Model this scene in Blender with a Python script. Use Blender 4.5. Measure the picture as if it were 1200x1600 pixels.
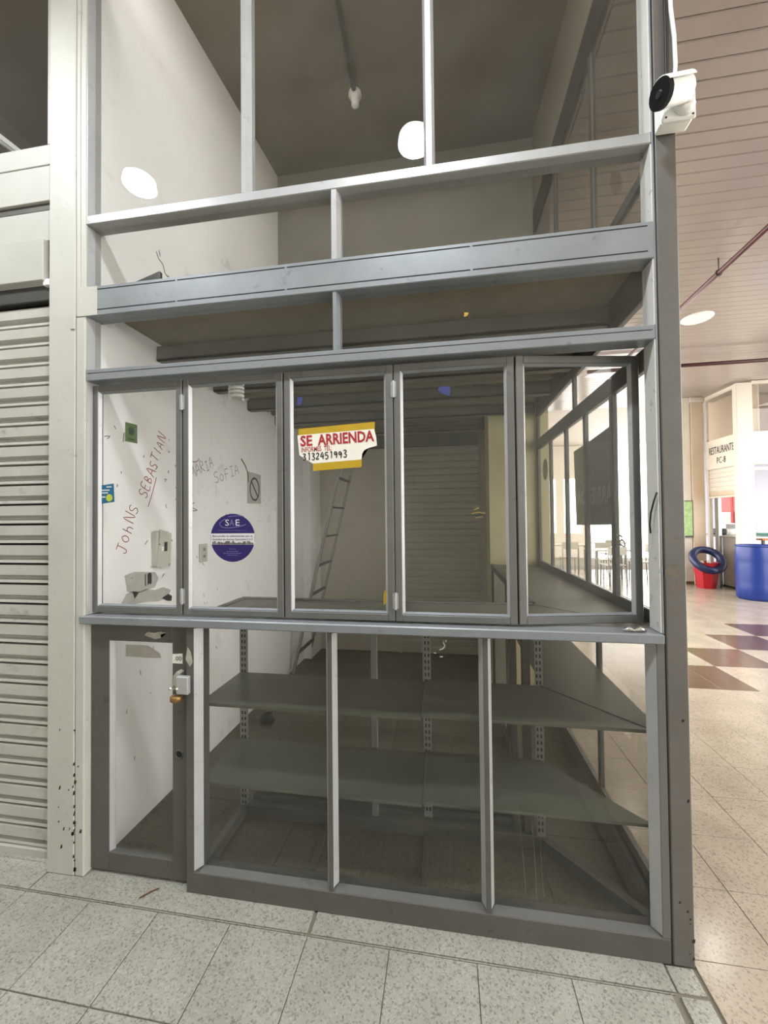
import bpy, bmesh, math, random
from mathutils import Vector, Matrix

for o in list(bpy.data.objects):
    bpy.data.objects.remove(o, do_unlink=True)
scene = bpy.context.scene
COL = scene.collection
rnd = random.Random(7)
R = math.radians

# ------------------------------------------------------------------ camera
CAM_POS = Vector((0.0, -1.47, 1.5))
YAW, PITCH, ROLL, FPX = R(8.93), R(.985), R(-.604), 615.0
fw = Vector((-math.sin(YAW) * math.cos(PITCH), math.cos(YAW) * math.cos(PITCH), math.sin(PITCH)))
rt = Vector((math.cos(YAW), math.sin(YAW), 0))
up = rt.cross(fw)
r2 = rt * math.cos(ROLL) + up * math.sin(ROLL)
u2 = up * math.cos(ROLL) - rt * math.sin(ROLL)
cd = bpy.data.cameras.new('camera')
cam = bpy.data.objects.new('camera', cd)
COL.objects.link(cam)
cd.sensor_fit = 'HORIZONTAL'
cd.sensor_width = 36.0
cd.lens = 36.0 * FPX / 1200.0
cd.clip_start = 0.02
cam.matrix_world = Matrix(((r2.x, u2.x, -fw.x, CAM_POS.x), (r2.y, u2.y, -fw.y, CAM_POS.y),
                           (r2.z, u2.z, -fw.z, CAM_POS.z), (0, 0, 0, 1)))
scene.camera = cam

# ------------------------------------------------------------------ world and exposure
w = bpy.data.worlds.new('daylight')
scene.world = w
w.use_nodes = True
w.node_tree.nodes['Background'].inputs[0].default_value = (1.0, .97, .945, 1)
w.node_tree.nodes['Background'].inputs[1].default_value = 6.8
scene.view_settings.view_transform = 'Standard'
scene.view_settings.look = 'None'
scene.view_settings.exposure = 0.0
scene.view_settings.gamma = 1.0
scene.view_settings.use_curve_mapping = False
try:
    scene.cycles.transparent_max_bounces = 32
    scene.cycles.max_bounces = 10
except Exception:
    pass
FRONT_LAMP_W = 52.0
HALL_LAMP_W = 8.0

# ------------------------------------------------------------------ materials
def lin(c):
    return tuple(((v / 255.0) / 12.92 if v / 255.0 <= .04045 else ((v / 255.0 + .055) / 1.055) ** 2.4) for v in c)

MATS = {}
def mat(name, rgb, rough=.6, metal=0.0, spec=.5, var=0.0, scale=6.0, dirt=None, dirt_amt=.0, dirt_scale=9.0,
        bump=0.0, bump_scale=60.0, emit=0.0, detail=6.0):
    """painted / plain surface: base colour with blotchy variation, optional dirt colour, fine bump"""
    if name in MATS:
        return MATS[name]
    m = bpy.data.materials.new(name)
    m.use_nodes = True
    nt = m.node_tree
    b = nt.nodes['Principled BSDF']
    c = lin(rgb)
    b.inputs['Base Color'].default_value = (*c, 1)
    b.inputs['Roughness'].default_value = rough
    b.inputs['Metallic'].default_value = metal
    b.inputs['Specular IOR Level'].default_value = spec
    geo = nt.nodes.new('ShaderNodeNewGeometry')
    last = None
    if var > 0:
        n = nt.nodes.new('ShaderNodeTexNoise')
        n.inputs['Scale'].default_value = scale
        n.inputs['Detail'].default_value = detail
        n.inputs['Roughness'].default_value = .62
        nt.links.new(geo.outputs['Position'], n.inputs['Vector'])
        r = nt.nodes.new('ShaderNodeValToRGB')
        r.color_ramp.elements[0].position = .3
        r.color_ramp.elements[1].position = .72
        r.color_ramp.elements[0].color = (*[max(0, v * (1 - var)) for v in c], 1)
        r.color_ramp.elements[1].color = (*[min(1, v * (1 + var * .8)) for v in c], 1)
        nt.links.new(n.outputs['Fac'], r.inputs['Fac'])
        last = r.outputs['Color']
    if dirt is not None:
        n2 = nt.nodes.new('ShaderNodeTexNoise')
        n2.inputs['Scale'].default_value = dirt_scale
        n2.inputs['Detail'].default_value = 8
        n2.inputs['Roughness'].default_value = .7
        nt.links.new(geo.outputs['Position'], n2.inputs['Vector'])
        r2_ = nt.nodes.new('ShaderNodeValToRGB')
        r2_.color_ramp.elements[0].position = .60
        r2_.color_ramp.elements[0].color = (0, 0, 0, 1)
        r2_.color_ramp.elements[1].position = .72
        r2_.color_ramp.elements[1].color = (dirt_amt, dirt_amt, dirt_amt, 1)
        nt.links.new(n2.outputs['Fac'], r2_.inputs['Fac'])
        mx = nt.nodes.new('ShaderNodeMixRGB')
        mx.inputs[2].default_value = (*lin(dirt), 1)
        mx.inputs[1].default_value = (*c, 1)
        nt.links.new(r2_.outputs['Color'], mx.inputs[0])
        if last is not None:
            nt.links.new(last, mx.inputs[1])
        last = mx.outputs[0]
    if last is not None:
        nt.links.new(last, b.inputs['Base Color'])
    if bump > 0:
        n3 = nt.nodes.new('ShaderNodeTexNoise')
        n3.inputs['Scale'].default_value = bump_scale
        nt.links.new(geo.outputs['Position'], n3.inputs['Vector'])
        bp = nt.nodes.new('ShaderNodeBump')
        bp.inputs['Strength'].default_value = bump
        bp.inputs['Distance'].default_value = .004
        nt.links.new(n3.outputs['Fac'], bp.inputs['Height'])
        nt.links.new(bp.outputs['Normal'], b.inputs['Normal'])
    if emit > 0:
        b.inputs['Emission Color'].default_value = (*c, 1)
        b.inputs['Emission Strength'].default_value = emit
    MATS[name] = m
    return m

def tile_mat(name, rgb, chip, dark, rough=.35, spec=.4, cs=150):
    m = bpy.data.materials.new(name)
    m.use_nodes = True
    nt = m.node_tree
    b = nt.nodes['Principled BSDF']
    b.inputs['Roughness'].default_value = rough
    b.inputs['Specular IOR Level'].default_value = spec
    geo = nt.nodes.new('ShaderNodeNewGeometry')
    v = nt.nodes.new('ShaderNodeTexVoronoi')
    v.inputs['Scale'].default_value = cs
    nt.links.new(geo.outputs['Position'], v.inputs['Vector'])
    sep = nt.nodes.new('ShaderNodeSeparateColor')
    nt.links.new(v.outputs['Color'], sep.inputs[0])
    r = nt.nodes.new('ShaderNodeValToRGB')
    e = r.color_ramp.elements
    e[0].position = 0; e[0].color = (*lin(dark), 1)
    e[1].position = 1; e[1].color = (*lin(chip), 1)
    k = e.new(.07); k.color = (*lin(tuple(.82 * a for a in rgb)), 1)
    k = e.new(.3); k.color = (*lin(rgb), 1)
    k = e.new(.8); k.color = (*lin(rgb), 1)
    nt.links.new(sep.outputs[0], r.inputs['Fac'])
    n = nt.nodes.new('ShaderNodeTexNoise')
    n.inputs['Scale'].default_value = 3.5
    n.inputs['Detail'].default_value = 7
    nt.links.new(geo.outputs['Position'], n.inputs['Vector'])
    r3 = nt.nodes.new('ShaderNodeValToRGB')
    r3.color_ramp.elements[0].position = .3
    r3.color_ramp.elements[0].color = (.78, .77, .75, 1)
    r3.color_ramp.elements[1].position = .7
    r3.color_ramp.elements[1].color = (1, 1, 1, 1)
    nt.links.new(n.outputs['Fac'], r3.inputs['Fac'])
    mx = nt.nodes.new('ShaderNodeMixRGB')
    mx.blend_type = 'MULTIPLY'
    mx.inputs[0].default_value = 1
    nt.links.new(r.outputs['Color'], mx.inputs[1])
    nt.links.new(r3.outputs['Color'], mx.inputs[2])
    nt.links.new(mx.outputs[0], b.inputs['Base Color'])
    MATS[name] = m
    return m

def glass_mat(name, tint=(.93, .94, .92), haze=.03, refl=.05, haze_col=(.55, .55, .5)):
    m = bpy.data.materials.new(name)
    m.use_nodes = True
    nt = m.node_tree
    for n in list(nt.nodes):
        nt.nodes.remove(n)
    out = nt.nodes.new('ShaderNodeOutputMaterial')
    tr = nt.nodes.new('ShaderNodeBsdfTransparent'); tr.inputs[0].default_value = (*tint, 1)
    gl = nt.nodes.new('ShaderNodeBsdfGlossy'); gl.inputs['Roughness'].default_value = .012
    df = nt.nodes.new('ShaderNodeBsdfDiffuse'); df.inputs[0].default_value = (*haze_col, 1)
    lw = nt.nodes.new('ShaderNodeLayerWeight'); lw.inputs[0].default_value = .5
    pw = nt.nodes.new('ShaderNodeMath'); pw.operation = 'POWER'; pw.inputs[1].default_value = 5
    nt.links.new(lw.outputs['Facing'], pw.inputs[0])
    ma = nt.nodes.new('ShaderNodeMath'); ma.operation = 'MULTIPLY_ADD'
    ma.inputs[1].default_value = .8; ma.inputs[2].default_value = refl
    nt.links.new(pw.outputs[0], ma.inputs[0])
    geo = nt.nodes.new('ShaderNodeNewGeometry')
    ns = nt.nodes.new('ShaderNodeTexNoise'); ns.inputs['Scale'].default_value = 5; ns.inputs['Detail'].default_value = 8
    nt.links.new(geo.outputs['Position'], ns.inputs['Vector'])
    hz = nt.nodes.new('ShaderNodeMath'); hz.operation = 'MULTIPLY'; hz.inputs[1].default_value = haze * 2
    nt.links.new(ns.outputs['Fac'], hz.inputs[0])
    m1 = nt.nodes.new('ShaderNodeMixShader')
    nt.links.new(hz.outputs[0], m1.inputs[0]); nt.links.new(tr.outputs[0], m1.inputs[1]); nt.links.new(df.outputs[0], m1.inputs[2])
    m2 = nt.nodes.new('ShaderNodeMixShader')
    nt.links.new(ma.outputs[0], m2.inputs[0]); nt.links.new(m1.outputs[0], m2.inputs[1]); nt.links.new(gl.outputs[0], m2.inputs[2])
    nt.links.new(m2.outputs[0], out.inputs[0])
    MATS[name] = m
    return m

def emit_mat(name, rgb, strength):
    m = bpy.data.materials.new(name)
    m.use_nodes = True
    nt = m.node_tree
    for n in list(nt.nodes):
        nt.nodes.remove(n)
    out = nt.nodes.new('ShaderNodeOutputMaterial')
    e = nt.nodes.new('ShaderNodeEmission')
    e.inputs[0].default_value = (*lin(rgb), 1)
    e.inputs[1].default_value = strength
    nt.links.new(e.outputs[0], out.inputs[0])
    MATS[name] = m
    return m

GREY = mat('grey_paint', (134, 139, 143), .42, .25, .5, .12, 5, (70, 68, 62), .5, 14, .05, 40)
GREYM = mat('grey_paint_sash', (106, 106, 103), .45, .2, .5, .12, 5, (66, 64, 60), .5, 14, .05, 40)
GREYD = mat('grey_paint_shaded', (88, 87, 83), .5, .15, .5, .14, 6, (52, 50, 46), .6, 12, .08, 40)  # weaker light low on the front painted into the same grey
ALU = mat('bare_aluminium', (170, 171, 171), .38, .25, .5, .08, 7, (120, 118, 112), .5, 16)
CREAM = mat('cream_paint', (183, 182, 174), .5, 0, .5, .07, 4, (96, 90, 78), .35, 13, .1, 30)
CREAM2 = mat('cream_panel', (174, 173, 166), .5, 0, .5, .06, 5, (120, 114, 100), .3, 10)
SLAT = mat('shutter_paint', (180, 179, 171), .5, .0, .5, .08, 7, (84, 78, 66), .5, 8, .06, 40)
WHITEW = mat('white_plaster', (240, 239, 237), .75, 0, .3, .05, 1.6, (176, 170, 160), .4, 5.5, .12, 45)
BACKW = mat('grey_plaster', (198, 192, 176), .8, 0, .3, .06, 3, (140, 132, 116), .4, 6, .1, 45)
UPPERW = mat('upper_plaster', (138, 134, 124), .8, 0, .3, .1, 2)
GREENW = mat('olive_plaster', (180, 172, 138), .8, 0, .3, .05, 3, (150, 140, 110), .4, 6)
CEILB = mat('shop_ceiling', (128, 120, 105), .8, 0, .3, .06, 3)
DECK = mat('deck_steel', (132, 123, 104), .6, .1, .4, .12, 9)
JOIST = mat('joist_steel', (112, 112, 106), .55, .1, .4, .1, 9)
DARKST = mat('dark_steel', (72, 72, 68), .5, .2, .5, .1, 9)
SHELF = mat('shelf_paint', (77, 79, 68), .42, .0, .5, .05, 6)
SHELFTOP = mat('counter_paint', (92, 90, 79), .45, .0, .5, .07, 6)
SLOT = mat('slotted_angle', (150, 152, 150), .4, .5, .5, .08, 12)
SLOTHOLE = mat('slot_dark', (30, 30, 28), .8)
BLACK = mat('black_gap', (14, 14, 14), .8)
BLACKP = mat('black_plastic', (22, 22, 24), .35)
MATBLACK = mat('matt_black', (12, 12, 13), .75, 0, .2)
WHITEP = mat('white_plastic', (236, 236, 232), .35)
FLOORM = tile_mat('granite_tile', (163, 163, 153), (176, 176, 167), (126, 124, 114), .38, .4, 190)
HALLM = tile_mat('hall_tile', (170, 159, 143), (174, 164, 148), (163, 152, 135), .16, .5)
BROWNT = tile_mat('brown_tile', (96, 72, 56), (102, 78, 61), (86, 63, 49), .16, .5)
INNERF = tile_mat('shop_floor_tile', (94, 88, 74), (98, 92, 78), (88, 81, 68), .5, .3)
GROUT = mat('grout', (120, 114, 100), .85)
GROUTL = mat('grout_light', (196, 180, 156), .85)
HCEIL = mat('pvc_slat', (156, 146, 140), .14, 0, .5, .03, 3)
HCEILB = mat('pvc_backing', (206, 196, 186), .5)
GLASS = glass_mat('dusty_glass', (.972, .974, .968), .014, .03)
GLASS4 = glass_mat('filmy_dimming_glass', (.79, .78, .755), .05, .03, (.55, .52, .46))  # lower side panes: beige film, tint deepened to dim the wall behind the door
GLASS3 = glass_mat('grimy_dimming_glass', (.64, .63, .60), .05, .03, (.5, .47, .4))  # upper side panes: grime, plus tint deepened to hold back hall light
GLASS2 = glass_mat('clear_glass', (.975, .98, .97), .010, .03)
REDPIPE = mat('red_pipe_paint', (74, 14, 18), .4)
CHROME = mat('chrome', (200, 200, 196), .22, .9)
STAIN = mat('stainless', (170, 168, 164), .28, .85, .5, .05, 4)
LAMPM = emit_mat('lamp_glow', (255, 252, 246), 40)
DISCM = emit_mat('panel_glow', (255, 248, 236), 1.1)

# ------------------------------------------------------------------ object helpers
ORG = {}
def _link(name, me, center, parent):
    o = bpy.data.objects.new(name, me)
    COL.objects.link(o)
    if parent is not None:
        o.parent = parent
        o.location = center - ORG[parent.name]
    else:
        o.location = center
    ORG[o.name] = center.copy()
    return o

def tag(o, label=None, cat=None, group=None, kind=None):
    if label: o['label'] = label
    if cat: o['category'] = cat
    if group: o['group'] = group
    if kind: o['kind'] = kind
    return o

def pm(name, verts, faces, m, parent=None, smooth=False):
    vs = [Vector(v) for v in verts]
    lo = Vector((min(v.x for v in vs), min(v.y for v in vs), min(v.z for v in vs)))
    hi = Vector((max(v.x for v in vs), max(v.y for v in vs), max(v.z for v in vs)))
    c = (lo + hi) / 2
    me = bpy.data.meshes.new(name)
    me.from_pydata([tuple(v - c) for v in vs], [], faces)
    me.materials.append(m)
    bm = bmesh.new(); bm.from_mesh(me)
    bmesh.ops.recalc_face_normals(bm, faces=bm.faces)
    bm.to_mesh(me); bm.free()
    if smooth:
        for p in me.polygons: p.use_smooth = True
    me.update()
    return _link(name, me, c, parent)

def fbm(name, bm, m, parent=None, smooth=False):
    vs = [v.co.copy() for v in bm.verts]
    lo = Vector((min(v.x for v in vs), min(v.y for v in vs), min(v.z for v in vs)))
    hi = Vector((max(v.x for v in vs), max(v.y for v in vs), max(v.z for v in vs)))
    c = (lo + hi) / 2
    bmesh.ops.translate(bm, verts=bm.verts, vec=-c)
    bmesh.ops.recalc_face_normals(bm, faces=bm.faces)
    me = bpy.data.meshes.new(name)
    bm.to_mesh(me); bm.free()
    if isinstance(m, (list, tuple)):
        for k in m: me.materials.append(k)
    else:
        me.materials.append(m)
    if smooth:
        for p in me.polygons: p.use_smooth = True
    return _link(name, me, c, parent)

def bx(bm, x0, x1, y0, y1, z0, z1):
    v = [bm.verts.new(p) for p in ((x0, y0, z0), (x1, y0, z0), (x1, y1, z0), (x0, y1, z0),
                                   (x0, y0, z1), (x1, y0, z1), (x1, y1, z1), (x0, y1, z1))]
    return [bm.faces.new([v[i] for i in f]) for f in
            ((0, 3, 2, 1), (4, 5, 6, 7), (0, 1, 5, 4), (1, 2, 6, 5), (2, 3, 7, 6), (3, 0, 4, 7))]

def box(name, x0, x1, y0, y1, z0, z1, m, parent=None, bev=0.0):
    bm = bmesh.new()
    bx(bm, min(x0, x1), max(x0, x1), min(y0, y1), max(y0, y1), min(z0, z1), max(z0, z1))
    if bev > 0:
        bmesh.ops.bevel(bm, geom=bm.edges[:], offset=bev, segments=1, affect='EDGES')
    return fbm(name, bm, m, parent)

def boxes(name, lst, m, parent=None):
    bm = bmesh.new()
    for b in lst: bx(bm, *b)
    return fbm(name, bm, m, parent)

def extr(bm, prof, p0, p1, ua, va):
    """profile (a,b) points swept straight from p0 to p1, a along ua and b along va"""
    p0, p1, ua, va = Vector(p0), Vector(p1), Vector(ua), Vector(va)
    A = [bm.verts.new(p0 + ua * a + va * b) for a, b in prof]
    B = [bm.verts.new(p1 + ua * a + va * b) for a, b in prof]
    n = len(prof)
    for i in range(n):
        j = (i + 1) % n
        bm.faces.new((A[i], A[j], B[j], B[i]))
    bm.faces.new(A[::-1]); bm.faces.new(B)

def prism(name, prof, p0, p1, ua, va, m, parent=None):
    bm = bmesh.new()
    extr(bm, prof, p0, p1, ua, va)
    return fbm(name, bm, m, parent)

def tube_bm(bm, pts, r, n=8, closed=False):
    pts = [Vector(p) for p in pts]
    rings = []
    for i, p in enumerate(pts):
        a = pts[max(0, i - 1)] if not closed else pts[i - 1]
        b = pts[min(len(pts) - 1, i + 1)] if not closed else pts[(i + 1) % len(pts)]
        t = (b - a).normalized()
        ref = Vector((0, 0, 1)) if abs(t.z) < .9 else Vector((1, 0, 0))
        u = t.cross(ref).normalized(); v = t.cross(u)
        rr = r[i] if isinstance(r, (list, tuple)) else r
        rings.append([bm.verts.new(p + u * rr * math.cos(2 * math.pi * k / n) + v * rr * math.sin(2 * math.pi * k / n)) for k in range(n)])
    m_ = len(rings)
    for i in range(m_ if closed else m_ - 1):
        A, B = rings[i], rings[(i + 1) % m_]
        for k in range(n):
            bm.faces.new((A[k], A[(k + 1) % n], B[(k + 1) % n], B[k]))
    if not closed:
        bm.faces.new(rings[0][::-1]); bm.faces.new(rings[-1])

def tube(name, pts, r, m, parent=None, n=8, closed=False):
    bm = bmesh.new()
    tube_bm(bm, pts, r, n, closed)
    return fbm(name, bm, m, parent, True)

def lathe_bm(bm, prof, c, n=24, cap0=True, cap1=True):
    rings = []
    for r, z in prof:
        rings.append([bm.verts.new((c[0] + r * math.cos(2 * math.pi * k / n), c[1] + r * math.sin(2 * math.pi * k / n), c[2] + z)) for k in range(n)])
    for A, B in zip(rings, rings[1:]):
        for k in range(n):
            bm.faces.new((A[k], A[(k + 1) % n], B[(k + 1) % n], B[k]))
    if cap0: bm.faces.new(rings[0][::-1])
    if cap1: bm.faces.new(rings[-1])

def lathe(name, prof, c, m, parent=None, n=24, cap0=True, cap1=True, smooth=True):
    bm = bmesh.new()
    lathe_bm(bm, prof, c, n, cap0, cap1)
    return fbm(name, bm, m, parent, smooth)

def root(name, loc, label=None, cat=None, group=None, kind=None, rz=0.0, local=False):
    o = bpy.data.objects.new(name, None)
    COL.objects.link(o)
    o.empty_display_size = .1
    o.location = loc
    o.rotation_euler = (0, 0, rz)
    ORG[o.name] = Vector((0, 0, 0)) if local else Vector(loc)
    return tag(o, label, cat, group, kind)

def copy_tree(o, parent=None):
    c = o.copy()
    COL.objects.link(c)
    ORG[c.name] = ORG[o.name].copy()
    c.parent = parent
    for ch in list(o.children):
        copy_tree(ch, c)
    return c

def poly_plate(name, pts, o, u, v, t, m, parent=None):
    """flat outline (a,b) on plane o + a u + b v, thickness t along u x v"""
    o, u, v = Vector(o), Vector(u), Vector(v)
    n = u.cross(v).normalized()
    bm = bmesh.new()
    A = [bm.verts.new(o + u * a + v * b) for a, b in pts]
    B = [bm.verts.new(o + u * a + v * b + n * t) for a, b in pts]
    k = len(pts)
    for i in range(k):
        j = (i + 1) % k
        bm.faces.new((A[i], A[j], B[j], B[i]))
    bm.faces.new(A[::-1]); bm.faces.new(B)
    bmesh.ops.triangulate(bm, faces=[f for f in bm.faces if len(f.verts) > 4], ngon_method='EAR_CLIP')
    return fbm(name, bm, m, parent)

def text(name, s, o, u, v, height, m, parent=None, width=None, t=.0008, bold=0.0):
    """lettering centred on o, reading along u, upright along v; height = cap height; width fits the line"""
    cu = bpy.data.curves.new(name + '_font', 'FONT')
    cu.body = s
    cu.size = 1
    cu.align_x = 'CENTER'
    cu.resolution_u = 2
    cu.offset = bold
    to = bpy.data.objects.new(name + '_font', cu)
    COL.objects.link(to)
    bpy.context.view_layer.update()
    me = bpy.data.meshes.new_from_object(to)
    bpy.data.objects.remove(to); bpy.data.curves.remove(cu)
    xs = [p.co.x for p in me.vertices]; ys = [p.co.y for p in me.vertices]
    x0, x1, y0, y1 = min(xs), max(xs), min(ys), max(ys)
    sy = height / .69
    sx = sy if width is None else width / (x1 - x0)
    o, u, v = Vector(o), Vector(u).normalized(), Vector(v).normalized()
    n = u.cross(v)
    bm = bmesh.new(); bm.from_mesh(me)
    bpy.data.meshes.remove(me)
    for p in bm.verts:
        a, b = (p.co.x - (x0 + x1) / 2) * sx, (p.co.y - .345) * sy
        p.co = o + u * a + v * b + n * t
    return fbm(name, bm, m, parent)

STROKE = {
 'S': [[(.8,.9),(.5,1),(.2,.85),(.25,.6),(.65,.42),(.75,.18),(.45,0),(.1,.12)]],
 'E': [[(.75,1),(.15,.97),(.12,0),(.78,.03)],[(.14,.52),(.6,.54)]],
 'B': [[(.15,0),(.18,1),(.6,.92),(.65,.7),(.2,.52),(.7,.4),(.72,.12),(.15,0)]],
 'A': [[(.05,0),(.45,1),(.85,0)],[(.2,.38),(.72,.4)]],
 'T': [[(.02,.98),(.95,1)],[(.5,1),(.46,0)]],
 'I': [[(.5,1),(.48,0)],[(.2,1),(.8,1)],[(.2,0),(.78,0)]],
 'i': [[(.5,1),(.48,0)]],
 'N': [[(.1,0),(.15,1),(.75,.02),(.82,1.05)]],
 'J': [[(.1,1),(.95,.98)],[(.6,1),(.58,.2),(.4,-.15),(.12,-.05),(.05,.15)]],
 'O': [[(.45,.8),(.15,.55),(.15,.2),(.45,0),(.75,.2),(.75,.55),(.45,.8)]],
 'H': [[(.15,1),(.12,0)],[(.12,.45),(.4,.58),(.65,.4),(.66,0)]],
 'M': [[(.0,.1),(.12,.95),(.42,.35),(.72,1),(.92,0)]],
 'R': [[(.15,0),(.17,1),(.65,.9),(.66,.62),(.2,.5),(.8,0)]],
 'F': [[(.15,0),(.17,1),(.8,1)],[(.16,.55),(.62,.56)]],
 '0': [[(.45,1),(.15,.75),(.12,.25),(.45,0),(.78,.25),(.75,.75),(.45,1)]],
 '1': [[(.35,.85),(.55,1),(.5,0)]],
 '2': [[(.15,.8),(.4,1),(.7,.85),(.65,.55),(.1,.02),(.8,.05)]],
 '3': [[(.15,.92),(.5,1),(.72,.8),(.4,.55),(.75,.3),(.5,.02),(.1,.1)]],
 '4': [[(.55,1),(.1,.4),(.85,.42)],[(.65,.75),(.6,0)]],
 '5': [[(.8,1),(.25,.98),(.2,.58),(.6,.6),(.75,.3),(.5,.02),(.1,.08)]],
 '9': [[(.75,.75),(.45,1),(.15,.75),(.4,.5),(.75,.75),(.7,.3),(.55,0)]],
 '-': [[(.2,.5),(.7,.5)]],
}
def strokes(name, lines, o, u, v, wdt, m, parent=None, t=.0008):
    """pen strokes: polylines (a,b) in plane o + a u + b v drawn as flat ribbons of width wdt"""
    o, u, v = Vector(o), Vector(u), Vector(v)
    n = u.cross(v).normalized()
    bm = bmesh.new()
    for ln in lines:
        P = []
        for i in range(len(ln) - 1):           # smooth once (Catmull-Rom)
            p0 = ln[max(i - 1, 0)]; p1 = ln[i]; p2 = ln[i + 1]; p3 = ln[min(i + 2, len(ln) - 1)]
            for q in range(4):
                s = q / 4
                P.append(tuple(.5 * (2 * p1[k] + (p2[k] - p0[k]) * s + (2 * p0[k] - 5 * p1[k] + 4 * p2[k] - p3[k]) * s * s
                                     + (3 * p1[k] - p0[k] - 3 * p2[k] + p3[k]) * s ** 3) for k in (0, 1)))
        P.append(ln[-1])
        L = []
        for i, p in enumerate(P):
            a = P[max(i - 1, 0)]; b = P[min(i + 1, len(P) - 1)]
            d = Vector((b[0] - a[0], b[1] - a[1])).normalized() if a != b else Vector((1, 0))
            nx = Vector((-d.y, d.x)) * wdt / 2
            L.append([bm.verts.new(o + u * (p[0] + s * nx.x) + v * (p[1] + s * nx.y) + n * t) for s in (1, -1)])
        for A, B in zip(L, L[1:]):
            bm.faces.new((A[0], A[1], B[1], B[0]))
    return fbm(name, bm, m, parent)

def word_lines(s, h, adv=.8, asp=.75, jitter=.06, seed=1):
    q = random.Random(seed)
    out = []; x = 0
    for ch in s:
        if ch == ' ':
            x += adv * h * .7; continue
        dy = q.uniform(-jitter, jitter) * h; sc = 1 + q.uniform(-jitter, jitter) * 2
        for ln in STROKE[ch]:
            out.append([(x + a * h * asp * sc, dy + b * h * sc) for a, b in ln])
        x += adv * h
    return out, x

# =================================================================== STRUCTURE
# ---- floor and its tiles
floor = box('floor', -4.5, 11, -5.2, 14, -.12, -.006, GROUT)
tag(floor, kind='structure')
TX = [-1.11 + .2985 * k for k in range(-5, 6)]            # front aisle joints
def tile(x0, x1, y0, y1, m, g=.0014, top=0.0):
    return box('tile', x0 + g, x1 - g, y0 + g, y1 - g, -.008, top + rnd.uniform(-.0006, .0004), m, floor, .0012)
for i in range(len(TX)):
    x0 = TX[i]; x1 = TX[i + 1] if i + 1 < len(TX) else None
    x1 = x0 + .2985
    if x1 > .70: x1 = .70
    if x1 - x0 < .03: continue
    for (y0, y1) in ((-.385, -.088), (-.683, -.387), (-.981, -.685)):
        if i >= 3 or y1 > -.9 or True:
            tile(x0, x1, y0, y1, FLOORM)
for (x0, x1) in ((-2.9, -1.712), (-1.708, -.516), (-.506, .70)):      # long border strip against the shopfront
    tile(x0, x1, -.080, .09, FLOORM, .002)
    tile(x0, x1, -.0865, -.0815, FLOORM, .0012, -.001)
for (y0, y1) in ((-.08, .0), (-.385, -.088), (-.683, -.387), (-.981, -.685)):
    tile(.703, .787, y0, y1, FLOORM)
G = .29
for i in range(8):                                                      # bright hall: single tiles near by
    for j in range(-3, 8):
        x0 = .80 + i * G; y0 = .03 + j * G
        tile(x0, x0 + G, y0, y0 + G, HALLM, .0009)
far = []
for i in range(-1, 11):                                                 # hall: larger blocks farther off
    for j in range(0, 14):
        x0 = 2.04 + i * .58; y0 = 2.35 + j * .58
        if x0 < 1.4 and j > 5: continue
        dark = (i, j) in ((0, 0), (1, 1), (2, 2), (3, 3))
        if i < 0: x0b = .80
        else: x0b = x0
        if dark:
            for a in (0, 1):
                tile(x0 + a * G, x0 + a * G + G, y0, y0 + .58, BROWNT, .0012)
        elif j < 4 and i < 5:
            tile(x0b, x0 + .58, y0, y0 + .58, HALLM, .0006)
        else:
            far.append((x0b + .0006, x0 + .5794, y0 + .0006, y0 + .5794, -.008, 0))
for i in range(3, 9):
    for j in range(-3, 4):
        x0 = 2.04 + (i - 1) * .58 + .5; y0 = .03 + j * .58
        if y0 + .58 <= 2.36: far.append((x0 + .0006, x0 + .5794, y0 + .0006, y0 + .5794, -.008, 0))
tag(boxes('distant_tiles', far, HALLM, floor), kind='stuff')
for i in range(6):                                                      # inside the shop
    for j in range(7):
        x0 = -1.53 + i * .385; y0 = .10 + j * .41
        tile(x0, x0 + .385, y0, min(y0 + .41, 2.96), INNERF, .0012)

# ---- shop walls
wall_left = box('wall_left', -1.70, -1.53, .075, 2.96, 0, 4.9, WHITEW); tag(wall_left, kind='structure')
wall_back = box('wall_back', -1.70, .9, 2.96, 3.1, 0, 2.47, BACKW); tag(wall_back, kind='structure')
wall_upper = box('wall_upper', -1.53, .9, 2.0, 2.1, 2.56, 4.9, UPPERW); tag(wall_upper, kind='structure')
wall_pier = box('wall_pier', .37, .86, 2.0, 2.32, 0, 2.56, GREENW); tag(wall_pier, kind='structure')
wall_corner = box('wall_corner', -1.53, -1.45, 2.62, 2.96, 0, 2.46, WHITEW); tag(wall_corner, kind='structure')
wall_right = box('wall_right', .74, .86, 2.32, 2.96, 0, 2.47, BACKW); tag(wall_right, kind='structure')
ceil_shop = pm('ceiling', [(-1.7, 0, 4.47), (.9, 0, 4.47), (.9, 2.1, 4.76), (-1.7, 2.1, 4.76),
                           (-1.7, 0, 4.6), (.9, 0, 4.6), (.9, 2.1, 4.9), (-1.7, 2.1, 4.9)],
               [(0, 3, 2, 1), (4, 5, 6, 7), (0, 1, 5, 4), (1, 2, 6, 5), (2, 3, 7, 6), (3, 0, 4, 7)], CEILB)
tag(ceil_shop, kind='structure')

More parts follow.
